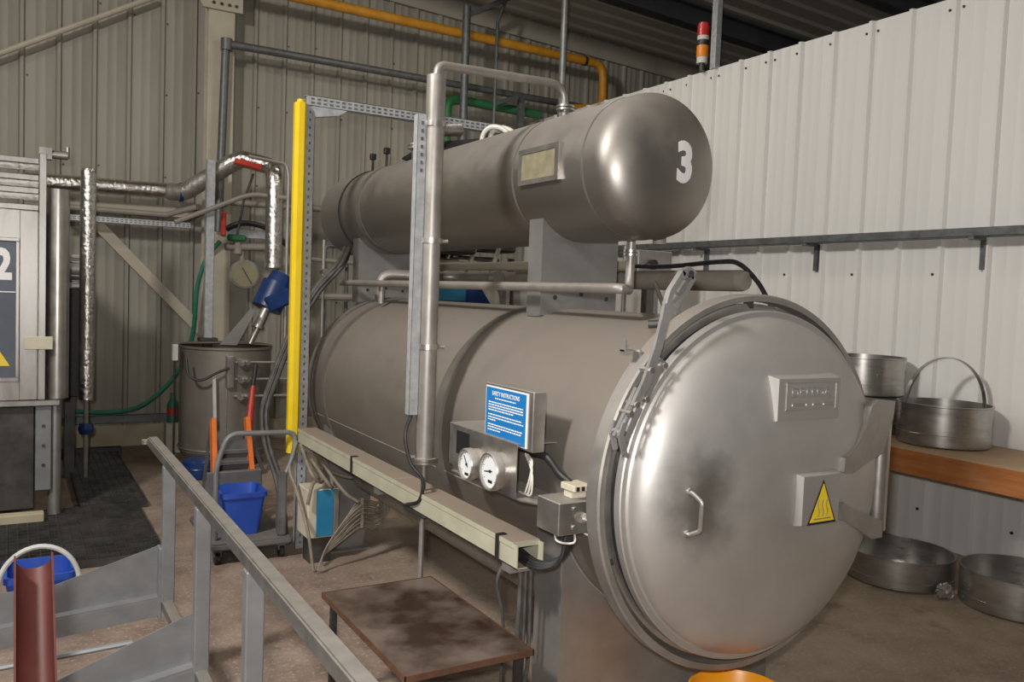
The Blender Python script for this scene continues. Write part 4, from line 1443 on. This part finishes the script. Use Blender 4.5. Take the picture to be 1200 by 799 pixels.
for z in (1.02, 0.86, 0.70):
    b = B()
    b.tube([(1.79, 8.10, z), (1.90, 8.10, z), (2.45, 8.14, z - 0.01)], 0.012, 8)
    b.cyl((1.85, 8.05, z), (1.85, 8.15, z), 0.035, n=14).cyl((1.91, 8.07, z), (1.91, 8.13, z), 0.03, n=12)
    b.cyl((1.88, 8.06, z), (1.88, 7.98, z + 0.02), 0.012, n=8)
    b.done('valve', M_SS, man)
tag(B().tube(curve_pts([(1.38, 8.17, 1.05), (1.40, 8.12, 0.90), (1.50, 8.08, 0.86), (1.64, 8.06, 0.93), (1.74, 8.05, 0.97)], 8), 0.012, 8).done('cable', M_BLACK),
    'black cable looped across the front of the mixing tank', 'cable')
tag(B().bar((1.615, 8.095, 0.90), (1.63, 8.09, 0.42), 0.03, 0.006, up=(0, 1, 0)).done('strap_tag', M_HOOP), 'pale pinkish strip hanging down the front of the mixing tank', 'strip')
tag(B().box(1.285, 1.335, 8.32, 8.40, 1.02, 1.17, 0.004).done('switch', M_TUB), 'small white switch housing beside the mixing tank rim', 'switch')
tag(B().tube([(1.31, 8.36, 1.02), (1.31, 8.36, 0.0)], 0.008, 6).done('thin_cable', M_BLACK), 'thin black cable under the white switch housing', 'cable')
ac = thing('valve_actuator', (2.22, 8.5, 1.2), 'dark blue valve actuator on a slanted stem above the mixing tank', 'actuator')
A0, A1 = Vector((2.02, 8.45, 1.17)), Vector((2.27, 8.5, 1.72))
ad_ = (A1 - A0).normalized()
B().cyl(A0, A0 + ad_ * 0.18, 0.025, 0.035, n=12).cyl(A0 + ad_ * 0.18, A0 + ad_ * 0.44, 0.05, n=14).cyl(A0 + ad_ * 0.17, A0 + ad_ * 0.20, 0.065, n=14).done('stem', M_SS, ac)
B().cyl(A1 - ad_ * 0.22, A1 + ad_ * 0.05, 0.15, n=16).cyl(A1 + ad_ * 0.05, A1 + ad_ * 0.16, 0.12, 0.10, n=16).done('housing', M_BLUEA, ac)
B().bar(A1 + Vector((-.12, -.12, -.17)), A1 + Vector((.12, -.12, -.05)), 0.10, 0.16, bev=0.02).done('side_housing', M_BLUEA, ac)
gg = thing('pressure_gauge', (2.13, 9.2, 1.7), 'old round pressure gauge with yellowed dial below the green handle', 'gauge')
B().cyl((2.13, 9.2, 1.86), (2.13, 9.26, 1.86), 0.155, n=32).done('case', M_SS, gg)
B().cyl((2.13, 9.195, 1.86), (2.13, 9.202, 1.86), 0.135, n=32).done('dial', M_DIALY, gg)
B().bar((2.10, 9.19, 1.93), (2.20, 9.19, 1.76), 0.006, 0.014, up=(0, 1, 0)).done('needle', M_DKSTEEL, gg)
B().cyl((2.10, 9.22, 2.0), (2.10, 9.22, 2.15), 0.025, n=10).done('stem', M_PIPEBR, gg)
gv = thing('green_handle_valve', (2.05, 9.2, 2.1), 'brown pipe valve with a bright green handle near the column', 'valve')
B().tube([(1.92, 9.2, 2.14), (2.40, 9.2, 2.16)], 0.04, 12).cyl((2.05, 9.2, 2.07), (2.05, 9.2, 2.23), 0.045, n=12).done('body', M_PIPEBR, gv)
B().box(1.93, 2.12, 9.12, 9.17, 2.20, 2.27, 0.015).done('handle', M_GREENP, gv)
tag(B().tube(curve_pts([(1.95, 9.3, 2.33), (2.10, 9.25, 2.40), (2.35, 9.25, 2.37), (2.60, 9.3, 2.20)], 7), 0.03, 8).done('black_hose', M_BLACK),
    'black hose arched over the green handle valve', 'hose')
tag(B().box(1.95, 2.5, 9.32, 9.36, 2.25, 2.34, 0.004).done('wall_channel', M_GALV), 'short galvanised channel behind the black arched hose', 'channel')
tag(B().box(1.83, 1.875, 8.95, 9.0, 2.24, 2.48, 0.01).done('red_lever', M_RED), 'red lever beside the pale square post', 'lever')
b = B()
b.tube([(2.15, 9.0, 2.90), (2.08, 9.1, 2.62), (2.02, 9.15, 2.2)], 0.012, 7)
tag(b.done('valve_rod', M_DKSTEEL), 'thin dark rod slanting down from the red valve handle', 'rod')
# small valves and pipes on the back wall between post and upper tank
for i, (x, z, dz, lab) in enumerate(((2.62, 1.85, 0.55, 'nearest the yellow cover'), (2.82, 1.80, 0.35, 'second from the yellow cover'))):
    t = thing('sampling_valve', (x, 8.7, 0), 'small steel sampling valve on a thin standpipe, ' + lab, 'valve')
    B().cyl((x, 8.7, 0), (x, 8.7, z + 0.45), 0.018, n=8).done('standpipe', M_PIPE, t)
    B().lathe([(0, -0.05), (0.035, -0.04), (0.045, 0), (0.035, 0.04), (0, 0.05)], (x, 8.7, z), 'z', 12).done('valve_body', M_SS, t)
    B().cyl((x, 8.62, z + 0.12), (x, 8.74, z + 0.12), 0.03, n=10).done('union', M_SS, t)
tag(B().tube([(2.50, 8.7, 2.05), (3.3, 8.75, 2.02)], 0.022, 8).done('cross_pipe', M_PIPEBR), 'brown horizontal pipe behind the perforated post', 'pipe')
tag(B().tube([(2.50, 8.75, 1.65), (3.2, 8.7, 1.66)], 0.035, 8).done('cross_pipe', M_PIPEBR), 'thicker brown pipe low behind the sampling valves', 'pipe')
tag(B().tube(fillet([(2.9, 8.9, 0), (2.9, 8.9, 2.2), (3.15, 8.9, 2.2), (3.15, 8.9, 1.2)], 0.05), 0.02, 8).done('loop_pipe', M_GALVD), 'dark pipe loop against the wall under the upper tank', 'pipe')

# red-handled tool, stepladder, trolley and bin
ht = thing('bolt_cutter', (1.93, 7.9, 0), 'red-gripped long tool leaning upright on the mixing tank', 'tool')
B().tube([(1.96, 8.05, 0.80), (1.90, 7.95, 0.38)], lambda t: 0.022 + 0.018 * t, 10).done('grip', M_RED, ht)
B().tube([(1.99, 8.08, 1.0), (1.96, 8.05, 0.80)], 0.02, 8).done('head', M_BLACK, ht)
for s in (-1, 1):
    B().bar((1.90, 7.95, 0.40), (1.90 + 0.13 * s, 7.85, 0.0), 0.035, 0.02, up=(0, 1, 0)).done('leg', M_DKSTEEL, ht)

sl_ = thing('step_stool', (1.41, 6.3, 0), 'orange folding step stool with grey treads behind the trolley', 'step stool')
for x in (1.265, 1.55):
    xt = x + (0.02 if x < 1.4 else -0.02)
    B().bar((xt, 6.45, 0.75), (x, 6.20, 0.0), 0.035, 0.09, up=(0, 1, 0), bev=0.004).done('front_rail', M_ORANGER, sl_)
    B().bar((xt, 6.50, 0.74), (x, 6.75, 0.0), 0.02, 0.03, up=(0, 1, 0)).done('rear_leg', M_GREYPL, sl_)
for (z, y) in ((0.50, 6.34), (0.425, 6.31), (0.35, 6.28), (0.22, 6.24)):
    B().box(1.285, 1.53, y, y + 0.10, z, z + 0.03, 0.004).done('tread', M_GREYPL, sl_)
B().box(1.285, 1.53, 6.375, 6.39, 0.20, 0.60).done('back_panel', M_GREYPL, sl_)
B().box(1.28, 1.535, 6.17, 6.19, 0.285, 0.31).done('cross_bar', M_ORANGER, sl_)

tl = thing('platform_trolley', (1.32, 5.7, 0), 'grey platform trolley with tubular push handle', 'trolley')
B().box(1.06, 1.56, 5.30, 6.05, 0.10, 0.145, 0.012, 2).done('deck', M_GREYPL, tl)
B().box(1.15, 1.52, 5.93, 5.96, 0.145, 0.46, 0.006).done('end_panel', M_GREYPL, tl)
B().box(1.475, 1.53, 5.33, 5.40, 0.145, 0.56, 0.012, 2).done('side_stanchion', M_GREYPL, tl)
B().tube(fillet([(1.10, 5.40, 0.14), (1.10, 5.40, 0.62), (1.17, 5.40, 0.815), (1.60, 5.40, 0.805), (1.58, 5.38, 0.66), (1.505, 5.36, 0.50)], 0.07, 5), 0.017, 10).done('push_handle', M_GREYP, tl)
for (x, y) in ((1.11, 5.38), (1.51, 5.38), (1.11, 5.97), (1.51, 5.97)):
    w = B().cyl((x - 0.015, y, 0.042), (x + 0.015, y, 0.042), 0.042, n=18).done('wheel', M_BLACK, tl)
    B().bar((x, y, 0.05), (x, y + 0.0, 0.101), 0.045, 0.05).done('caster_fork', M_GREYPL, w)
bn = thing('blue_bin', (1.30, 5.5, 0.145), 'rectangular blue bin standing on the grey trolley', 'bin')
tub(1.15, 1.42, 5.42, 5.72, 0.147, 0.425, M_BLUEB, bn, taper=0.035)
bo = thing('detergent_bottle', (1.43, 9.2, 0.0), 'teal bottle with a red label beside the mixing tank', 'bottle')
B().lathe([(0, 0.31), (0.055, 0.31), (0.055, 0.50), (0.022, 0.56), (0.022, 0.61), (0, 0.61)], (1.43, 9.2, 0), 'z', 16).done('body', M_GREENH, bo)
B().lathe([(0.0565, 0.38), (0.0565, 0.46)], (1.43, 9.2, 0), 'z', 16).done('label', M_RED, bo)
B().box(1.36, 1.50, 9.12, 9.28, 0.0, 0.309, 0.004).done('stand', M_CHALK, bo)
bu = thing('blue_drum', (1.42, 7.75, 0), 'dark blue drum on the floor before the mixing tank', 'drum')
B().lathe([(0, 0), (0.13, 0.0), (0.14, 0.02), (0.14, 0.15), (0.12, 0.17), (0, 0.175)], (1.46, 7.9, 0), 'z', 24).done('body', M_BLUEA, bu)
B().lathe([(0.141, 0.08), (0.146, 0.09), (0.141, 0.10)], (1.46, 7.9, 0), 'z', 24).done('rib', M_BLUEA, bu)

# ================================================================== GRATING PLATFORM
gr = thing('grating_platform', (0.3, 6.5, 0), 'dark bar grating platform in front of the stainless cabinet', 'grating')


def grating(x0, x1, y0, y1, z1, px, py):
    b_ = B()
    x = x0
    while x <= x1 + 1e-6:
        b_.box(x - 0.004, x + 0.004, y0, y1, z1 - 0.03, z1)
        x += px
    y = y0
    while y <= y1 + 1e-6:
        b_.box(x0, x1, y - 0.005, y + 0.005, z1 - 0.028, z1 + 0.002)
        y += py
    o = stuff(b_.done('grating_bars', M_DKSTEEL, gr))
    B().box(x0, x1, y0, y1, z1 - 0.046, z1 - 0.034).done('pit_shade_sheet', M_BLACK, gr)  # black sheet under the bars stands in for the shade of the pit
    f_ = B()
    for (a0, a1, c0, c1) in ((x0 - 0.012, x0, y0, y1), (x1, x1 + 0.012, y0, y1), (x0 - 0.012, x1 + 0.012, y0 - 0.012, y0), (x0 - 0.012, x1 + 0.012, y1, y1 + 0.012)):
        f_.box(a0, a1, c0, c1, 0.0, z1 + 0.002)
    f_.done('edge_frame', M_DKSTEEL, gr)


grating(-1.4, 0.83, 5.62, 6.95, 0.05, 0.06, 0.075)
grating(0.46, 0.90, 6.99, 9.10, 0.05, 0.055, 0.075)
B().box(0.30, 0.95, 9.13, 9.22, 0.0, 0.09, 0.004).done('kerb_board', M_DKSTEEL, gr)

# ================================================================== BENCH AND BASINS
be = thing('wall_bench', (5.5, 3.6, 0), 'orange varnished timber bench fixed along the white wall', 'bench')
B().box(5.10, 5.155, 0.6, 5.6, 0.665, 0.83, 0.004).done('front_beam', M_WOOD, be)
for k in range(3):
    B().box(5.158 + 0.24 * k, 5.394 + 0.24 * k, 0.6, 5.6, 0.80, 0.832, 0.003).done('plank', M_WOOD, be)
for y in (0.9, 5.4):
    B().box(5.16, 5.22, y - 0.03, y + 0.03, 0, 0.80, 0.003).done('leg', M_WOOD, be)


def basin(cx, cy, z0, r, h, label, hoop=None):
    t_ = thing('steel_basin', (cx, cy, z0), label, 'basin', 'round steel basins by the white wall')
    B().lathe([(0, z0 + 0.006), (r - 0.008, z0 + 0.004), (r, z0 + 0.012), (r, z0 + h - 0.012), (r + 0.006, z0 + h - 0.008), (r + 0.006, z0 + h), (r - 0.006, z0 + h), (r - 0.006, z0 + 0.016), (0, z0 + 0.012)], (cx, cy, 0), 'z', 64).done('bowl', M_SINK, t_)
    b_ = B()
    b_.lathe([(r - 0.002, z0 + h * 0.30), (r + 0.0025, z0 + h * 0.31), (r - 0.002, z0 + h * 0.32)], (cx, cy, 0), 'z', 64)
    b_.done('bead', M_SINK, t_)
    if hoop:
        ang_, hh = hoop
        d = Vector((math.cos(ang_), math.sin(ang_), 0))
        hp_ = B()
        prev = None
        N_ = 36
        nrm_ = Vector((-d.y, d.x, 0))
        for k in range(N_ + 1):
            a = PI * k / N_
            c_ = math.cos(a)
            rows = []
            for (w_, o_) in ((-0.02, 0.0), (0.02, 0.0), (0.02, 0.004), (-0.02, 0.004)):
                rad = (r - 0.012 - o_)
                p = Vector((cx, cy, z0 + h - 0.03)) + d * (rad * c_) + Vector((0, 0, (hh - o_) * math.sin(a))) + nrm_ * w_
                rows.append(hp_.bm.verts.new(p))
            if prev:
                for i in range(4):
                    hp_.bm.faces.new((prev[i], prev[(i + 1) % 4], rows[(i + 1) % 4], rows[i]))
            prev = rows
        hp_.done('hoop_handle', M_SINK, t_)
        b_ = B()
        for s in (-1, 1):
            p = Vector((cx, cy, z0 + h - 0.04)) + d * (s * (r - 0.012))
            b_.cyl(p, p - d * s * 0.02, 0.012, n=10)
        b_.done('rivets', M_SS, t_)
    return t_


basin(5.56, 3.47, 0.833, 0.298, 0.285, 'steel basin with tall hoop handle on the timber bench', (math.radians(-28), 0.345))
basin(5.56, 4.14, 0.833, 0.298, 0.27, 'steel basin on the bench hidden behind the hinge post, under another')
basin(5.56, 4.14, 1.105, 0.298, 0.285, 'plain steel basin stacked highest on the bench behind the door')
basin(5.00, 3.36, 0.0, 0.325, 0.19, 'shallow steel basin on the floor beside the door hinge')
basin(5.20, 2.70, 0.0, 0.325, 0.22, 'dark steel basin on the floor below the varnished bench front')
rg = B()
rnd = random.Random(9)
r0 = bmesh.ops.create_icosphere(rg.bm, subdivisions=3, radius=0.05, matrix=Matrix.Translation((4.90, 2.98, 0.05)) @ Matrix.Diagonal((1.2, 0.8, 0.9, 1)))
for v in rg.bm.verts:
    v.co += Vector((rnd.uniform(-1, 1), rnd.uniform(-1, 1), rnd.uniform(-1, 1))) * 0.012
tag(rg.done('cleaning_rag', M_PLATE), 'crumpled grey rag on the floor between two steel basins', 'rag')

# cable tray on the white wall
wt = thing('wall_cable_tray', (5.8, 5.0, 2.27), 'long slotted steel cable tray on brackets along the white wall', 'cable tray')
b, s2 = B(), B()
b.box(5.72, 5.723, 0.5, 9.3, 2.275, 2.335).box(5.72, 5.86, 0.5, 9.3, 2.275, 2.278).box(5.857, 5.86, 0.5, 9.3, 2.275, 2.335)
b.done('channel', M_GALVD, wt)
k = 0.6
while k < 9.2:
    s2.box(5.7185, 5.7205, k, k + 0.035, 2.300, 2.310)
    k += 0.06
stuff(s2.done('slots', M_GALVD, wt))
for y in (2.2, 3.46, 4.9, 6.23, 7.7):
    b = B()
    b.box(5.72, XW, y - 0.02, y + 0.02, 2.255, 2.275).box(5.872, XW, y - 0.02, y + 0.02, 2.05, 2.26)
    b.done('bracket', M_GALVD, wt)
b = B()
for k in range(3):
    b.tube([(5.75 + 0.03 * k, 0.5, 2.29), (5.75 + 0.03 * k, 9.3, 2.29)], 0.012, 6)
b.done('cable', M_BLACK, wt)

# signal beacon and post on top of the partition
bc = thing('signal_beacon', (5.86, 6.40, 4.03), 'red and amber stacked signal lamp on top of the white partition', 'signal lamp')
for (z0, z1, r, m, nm) in ((4.03, 4.10, 0.03, M_DKSTEEL, 'stem'), (4.10, 4.16, 0.055, M_TUB, 'base'), (4.16, 4.27, 0.06, M_LAMPA, 'amber_lens'), (4.27, 4.325, 0.056, M_DKSTEEL, 'spacer'), (4.325, 4.365, 0.058, M_TUB, 'collar'), (4.365, 4.47, 0.06, M_LAMPR, 'red_lens'), (4.47, 4.49, 0.052, M_LAMPR, 'cap')):
    B().cyl((5.86, 6.40, z0), (5.86, 6.40, z1), r, n=20).done(nm, m, bc)
tag(B().box(5.86, 5.93, 6.22, 6.29, 4.02, 5.34, 0.003).done('galvanised_post', M_GALV), 'square galvanised post beside the signal lamp rising to the roof', 'post')

# ================================================================== OVERHEAD PIPES
op = thing('gas_pipe', (5, 9.2, 4.8), 'orange painted pipe crossing high on the far wall', 'pipe')
B().tube(fillet([(0.9, 9.2, 4.86), (6.70, 9.2, 4.82), (6.72, 9.2, 4.27), (6.05, 9.2, 4.15)], 0.16, 7), 0.055, 16).done('pipe', M_ORANGEP, op)
b = B()
b.lathe([(0.055, -0.02), (0.062, -0.02), (0.062, 0.02), (0.055, 0.02)], (6.40, 9.2, 4.822), 'x', 20, closed=True)
b.done('joint', M_DKSTEEL, op)
gpz = thing('water_pipe', (3, 9.4, 3.5), 'dull grey pipe rising at the column and crossing the far wall', 'pipe')
B().tube(fillet([(1.88, 9.36, 2.3), (1.92, 9.36, 4.16), (1.925, 9.36, 4.26), (2.0, 9.36, 4.27), (7.5, 9.36, 4.27)], 0.04, 4), 0.042, 12).done('pipe', M_GALVD, gpz)
B().lathe([(0, -0.06), (0.06, -0.06), (0.06, 0.06), (0, 0.06)], (1.93, 9.36, 4.26), 'z', 16).done('elbow', M_GALVD, gpz)
tag(B().tube(fillet([(4.47, 9.25, 3.3), (4.47, 9.25, 4.03), (4.64, 9.3, 4.08), (5.80, 9.3, 4.06)], 0.09, 5), 0.055, 12).done('green_pipe', M_GREENP),
    'green painted pipe below the grey pipe on the far wall', 'pipe')
dp = thing('drop_pipe', (4.65, 9.25, 3.3), 'dark vertical pipe with a slanted stay crossing the orange pipe', 'pipe')
B().cyl((4.60, 9.08, 3.2), (4.60, 9.08, 5.12), 0.048, n=12).done('pipe', M_GALVD, dp)
B().bar((4.64, 9.08, 5.04), (5.18, 9.08, 5.34), 0.05, 0.06, bev=0.003).done('stay', M_GALVD, dp)
tag(B().cyl((4.94, 7.5, 2.9), (4.94, 7.5, 5.365), 0.037, n=12).done('drop_pipe', M_GALVD), 'grey vertical pipe crossing the orange pipe above the tank elbow', 'pipe')
tag(B().tube([(5.02, 9.1, 3.4), (5.03, 9.1, 5.03), (5.15, 9.12, 5.33)], 0.022, 8).done('drop_cable', M_GALVD), 'thin dark conduit hanging between two dark vertical pipes', 'conduit')
b = B()
b.bar((5.0, 9.10, 4.05), (5.35, 9.10, 4.18), 0.03, 0.05).box(5.42, 5.50, 9.17, 9.23, 3.5, 4.22)
tag(b.done('pipe_stay', M_GALVD), 'dark bracket under the grey pipe beside the green pipe', 'bracket')

# ================================================================== BEHIND THE VESSEL
bp_ = thing('steam_header', (3.0, 4.2, 1.8), 'fat dusty brown pipe lying along the far side of the retort', 'pipe')
B().cyl((3.0, 2.93, 1.858), (3.0, 5.6, 1.858), 0.052, n=24).done('pipe', M_PIPEBR, bp_)
B().lathe([(0.052, 0), (0.045, -0.025), (0, -0.035)], (3.0, 2.93, 1.858), 'y', 24).done('end_cap', M_PIPEBR, bp_)
B().cyl((2.60, 2.95, 1.62), (2.95, 3.5, 1.84), 0.012, n=8).done('stay_rod', M_PIPE, bp_)
for yy in (3.6, 5.2):
    B().box(3.005, 3.035, yy - 0.03, yy + 0.03, 0.0, 1.83).done('support', M_PLATE, bp_)
tag(B().tube(curve_pts([(2.98, 5.0, 1.935), (2.98, 4.2, 1.95), (2.98, 3.5, 1.93), (3.0, 3.1, 1.95), (3.02, 2.97, 1.94), (3.04, 2.86, 1.85), (3.02, 2.75, 1.74), (2.95, 2.55, 1.62)], 8), 0.012, 8).done('cable', M_BLACK),
    'black cable strapped along the fat brown pipe behind the retort', 'cable')
tag(B().tube([(2.86, 6.4, 1.95), (2.86, 3.6, 1.93)], 0.03, 14).done('return_pipe', M_COLUMN), 'grey pipe above the fat brown pipe between the tank plates', 'pipe')
eb = thing('elbow_pipe', (2.2, 5.6, 1.6), 'grey elbow pipe rising from the retort behind the vent pole', 'pipe')
B().tube(fillet([(2.22, 5.58, 1.62), (2.22, 5.58, 1.86), (2.75, 5.4, 1.86), (2.80, 4.95, 1.86)], 0.09, 6), 0.035, 12).done('pipe', M_PIPE, eb)
B().cyl((2.80, 4.98, 1.86), (2.80, 4.92, 1.86), 0.045, n=14).done('end_flange', M_SS, eb)
# plant seen through the gap
bt2 = thing('blue_machine', (4.1, 8.0, 0), 'blue machine housing seen in the gap beneath the upper tank', 'machine')
B().prism([(3.55, 0), (4.42, 0), (4.42, 1.62), (4.22, 1.90), (3.55, 1.90)], 'xz', 7.9, 8.6).done('housing', M_BLUEA, bt2)
B().box(3.55, 4.1, 7.885, 7.9, 1.66, 1.84, 0.01).done('cover', M_BLUEM, bt2)
wt2 = thing('white_vat', (4.5, 7.5, 0), 'white plastic vat behind the retort, seen under the upper tank', 'vat')
B().lathe([(0, 0.9), (0.30, 0.9), (0.40, 1.6), (0.47, 1.84), (0.45, 1.86), (0.38, 1.62), (0.28, 0.95), (0, 0.95)], (4.75, 7.45, 0), 'z', 32).done('body', M_TUB, wt2)
B().cyl((4.75, 7.45, 0), (4.75, 7.45, 0.9), 0.2, n=16).done('stand', M_DKSTEEL, wt2)
for i, (x, y, lab) in enumerate(((4.72, 6.60, 'dark riser pipe beside the white vat'), (4.82, 6.5, 'thin steel riser right behind the dark riser'), (4.98, 6.35, 'pale riser pipe nearest the white wall'))):
    tag(B().cyl((x, y, 0), (x, y, 2.25), 0.04 - 0.008 * i, n=10).done('riser_pipe', (M_BLACK, M_SS, M_PIPE)[i]), lab, 'pipe')
vbx = thing('valve_box', (5.0, 5.7, 1.9), 'pale control housing with black knob seen beneath the upper tank', 'control box')
B().box(4.85, 5.25, 6.0, 6.15, 1.98, 2.20, 0.008).done('case', M_PLATE, vbx)
B().cyl((5.0, 5.99, 2.07), (5.0, 5.95, 2.07), 0.045, n=14).done('knob', M_BLACK, vbx)
B().box(5.0, 5.06, 6.06, 6.12, 0, 1.98).done('stand', M_DKSTEEL, vbx)
b = B()
for k in range(7):
    b.tube(curve_pts([(2.45 + 0.03 * k, 5.6 + 0.1 * k, 2.66 + 0.02 * k), (2.62, 5.0 + 0.1 * k, 2.74 + 0.012 * k), (2.60 + 0.02 * k, 4.4, 2.68), (2.75, 4.0, 2.5), (2.9, 4.2, 2.2)], 6), 0.012, 7)
tag(b.done('hose_bundle', M_BLACK), 'black hoses lying over the crown of the upper tank', 'hose')
b = B()
for k in range(2):
    b.tube(curve_pts([(2.40 + 0.05 * k, 4.50, 2.60), (2.405 + 0.05 * k, 4.47, 2.70), (2.44 + 0.05 * k, 4.42, 2.735), (2.50 + 0.05 * k, 4.36, 2.70), (2.56 + 0.05 * k, 4.32, 2.57)], 7), 0.014, 8)
tag(b.done('hose_loop', M_WHITEW), 'two white hose loops standing over the upper tank', 'hose')
b = B()
for (x, y, z, sx_, sy_, sz_) in ((3.3, 6.9, 2.15, 0.5, 0.5, 0.12), (3.6, 7.3, 2.05, 0.9, 0.4, 0.10), (3.9, 7.2, 2.20, 0.6, 0.3, 0.10)):
    b.box(x - sx_ / 2, x + sx_ / 2, y - sy_ / 2, y + sy_ / 2, z - sz_ / 2, z + sz_ / 2, 0.02)
pr = thing('pipe_rack', (3.6, 7.1, 0), 'dark pipework rack in the gap between retort and upper tank', 'pipe rack')
b.done('manifold', M_DKSTEEL, pr)
B().tube([(3.0, 6.8, 2.02), (4.6, 7.4, 2.02)], 0.04, 10).done('pipe', M_PIPE, pr)
for k in range(3):
    B().tube([(3.35 + 0.25 * k, 6.95, 1.9), (3.50 + 0.25 * k, 6.95, 2.35)], 0.022, 8).done('pipe', M_SS, pr)
for x in (3.2, 4.2):
    B().cyl((x, 7.15, 0), (x, 7.15, 2.1), 0.035, n=10).done('upright', M_DKSTEEL, pr)
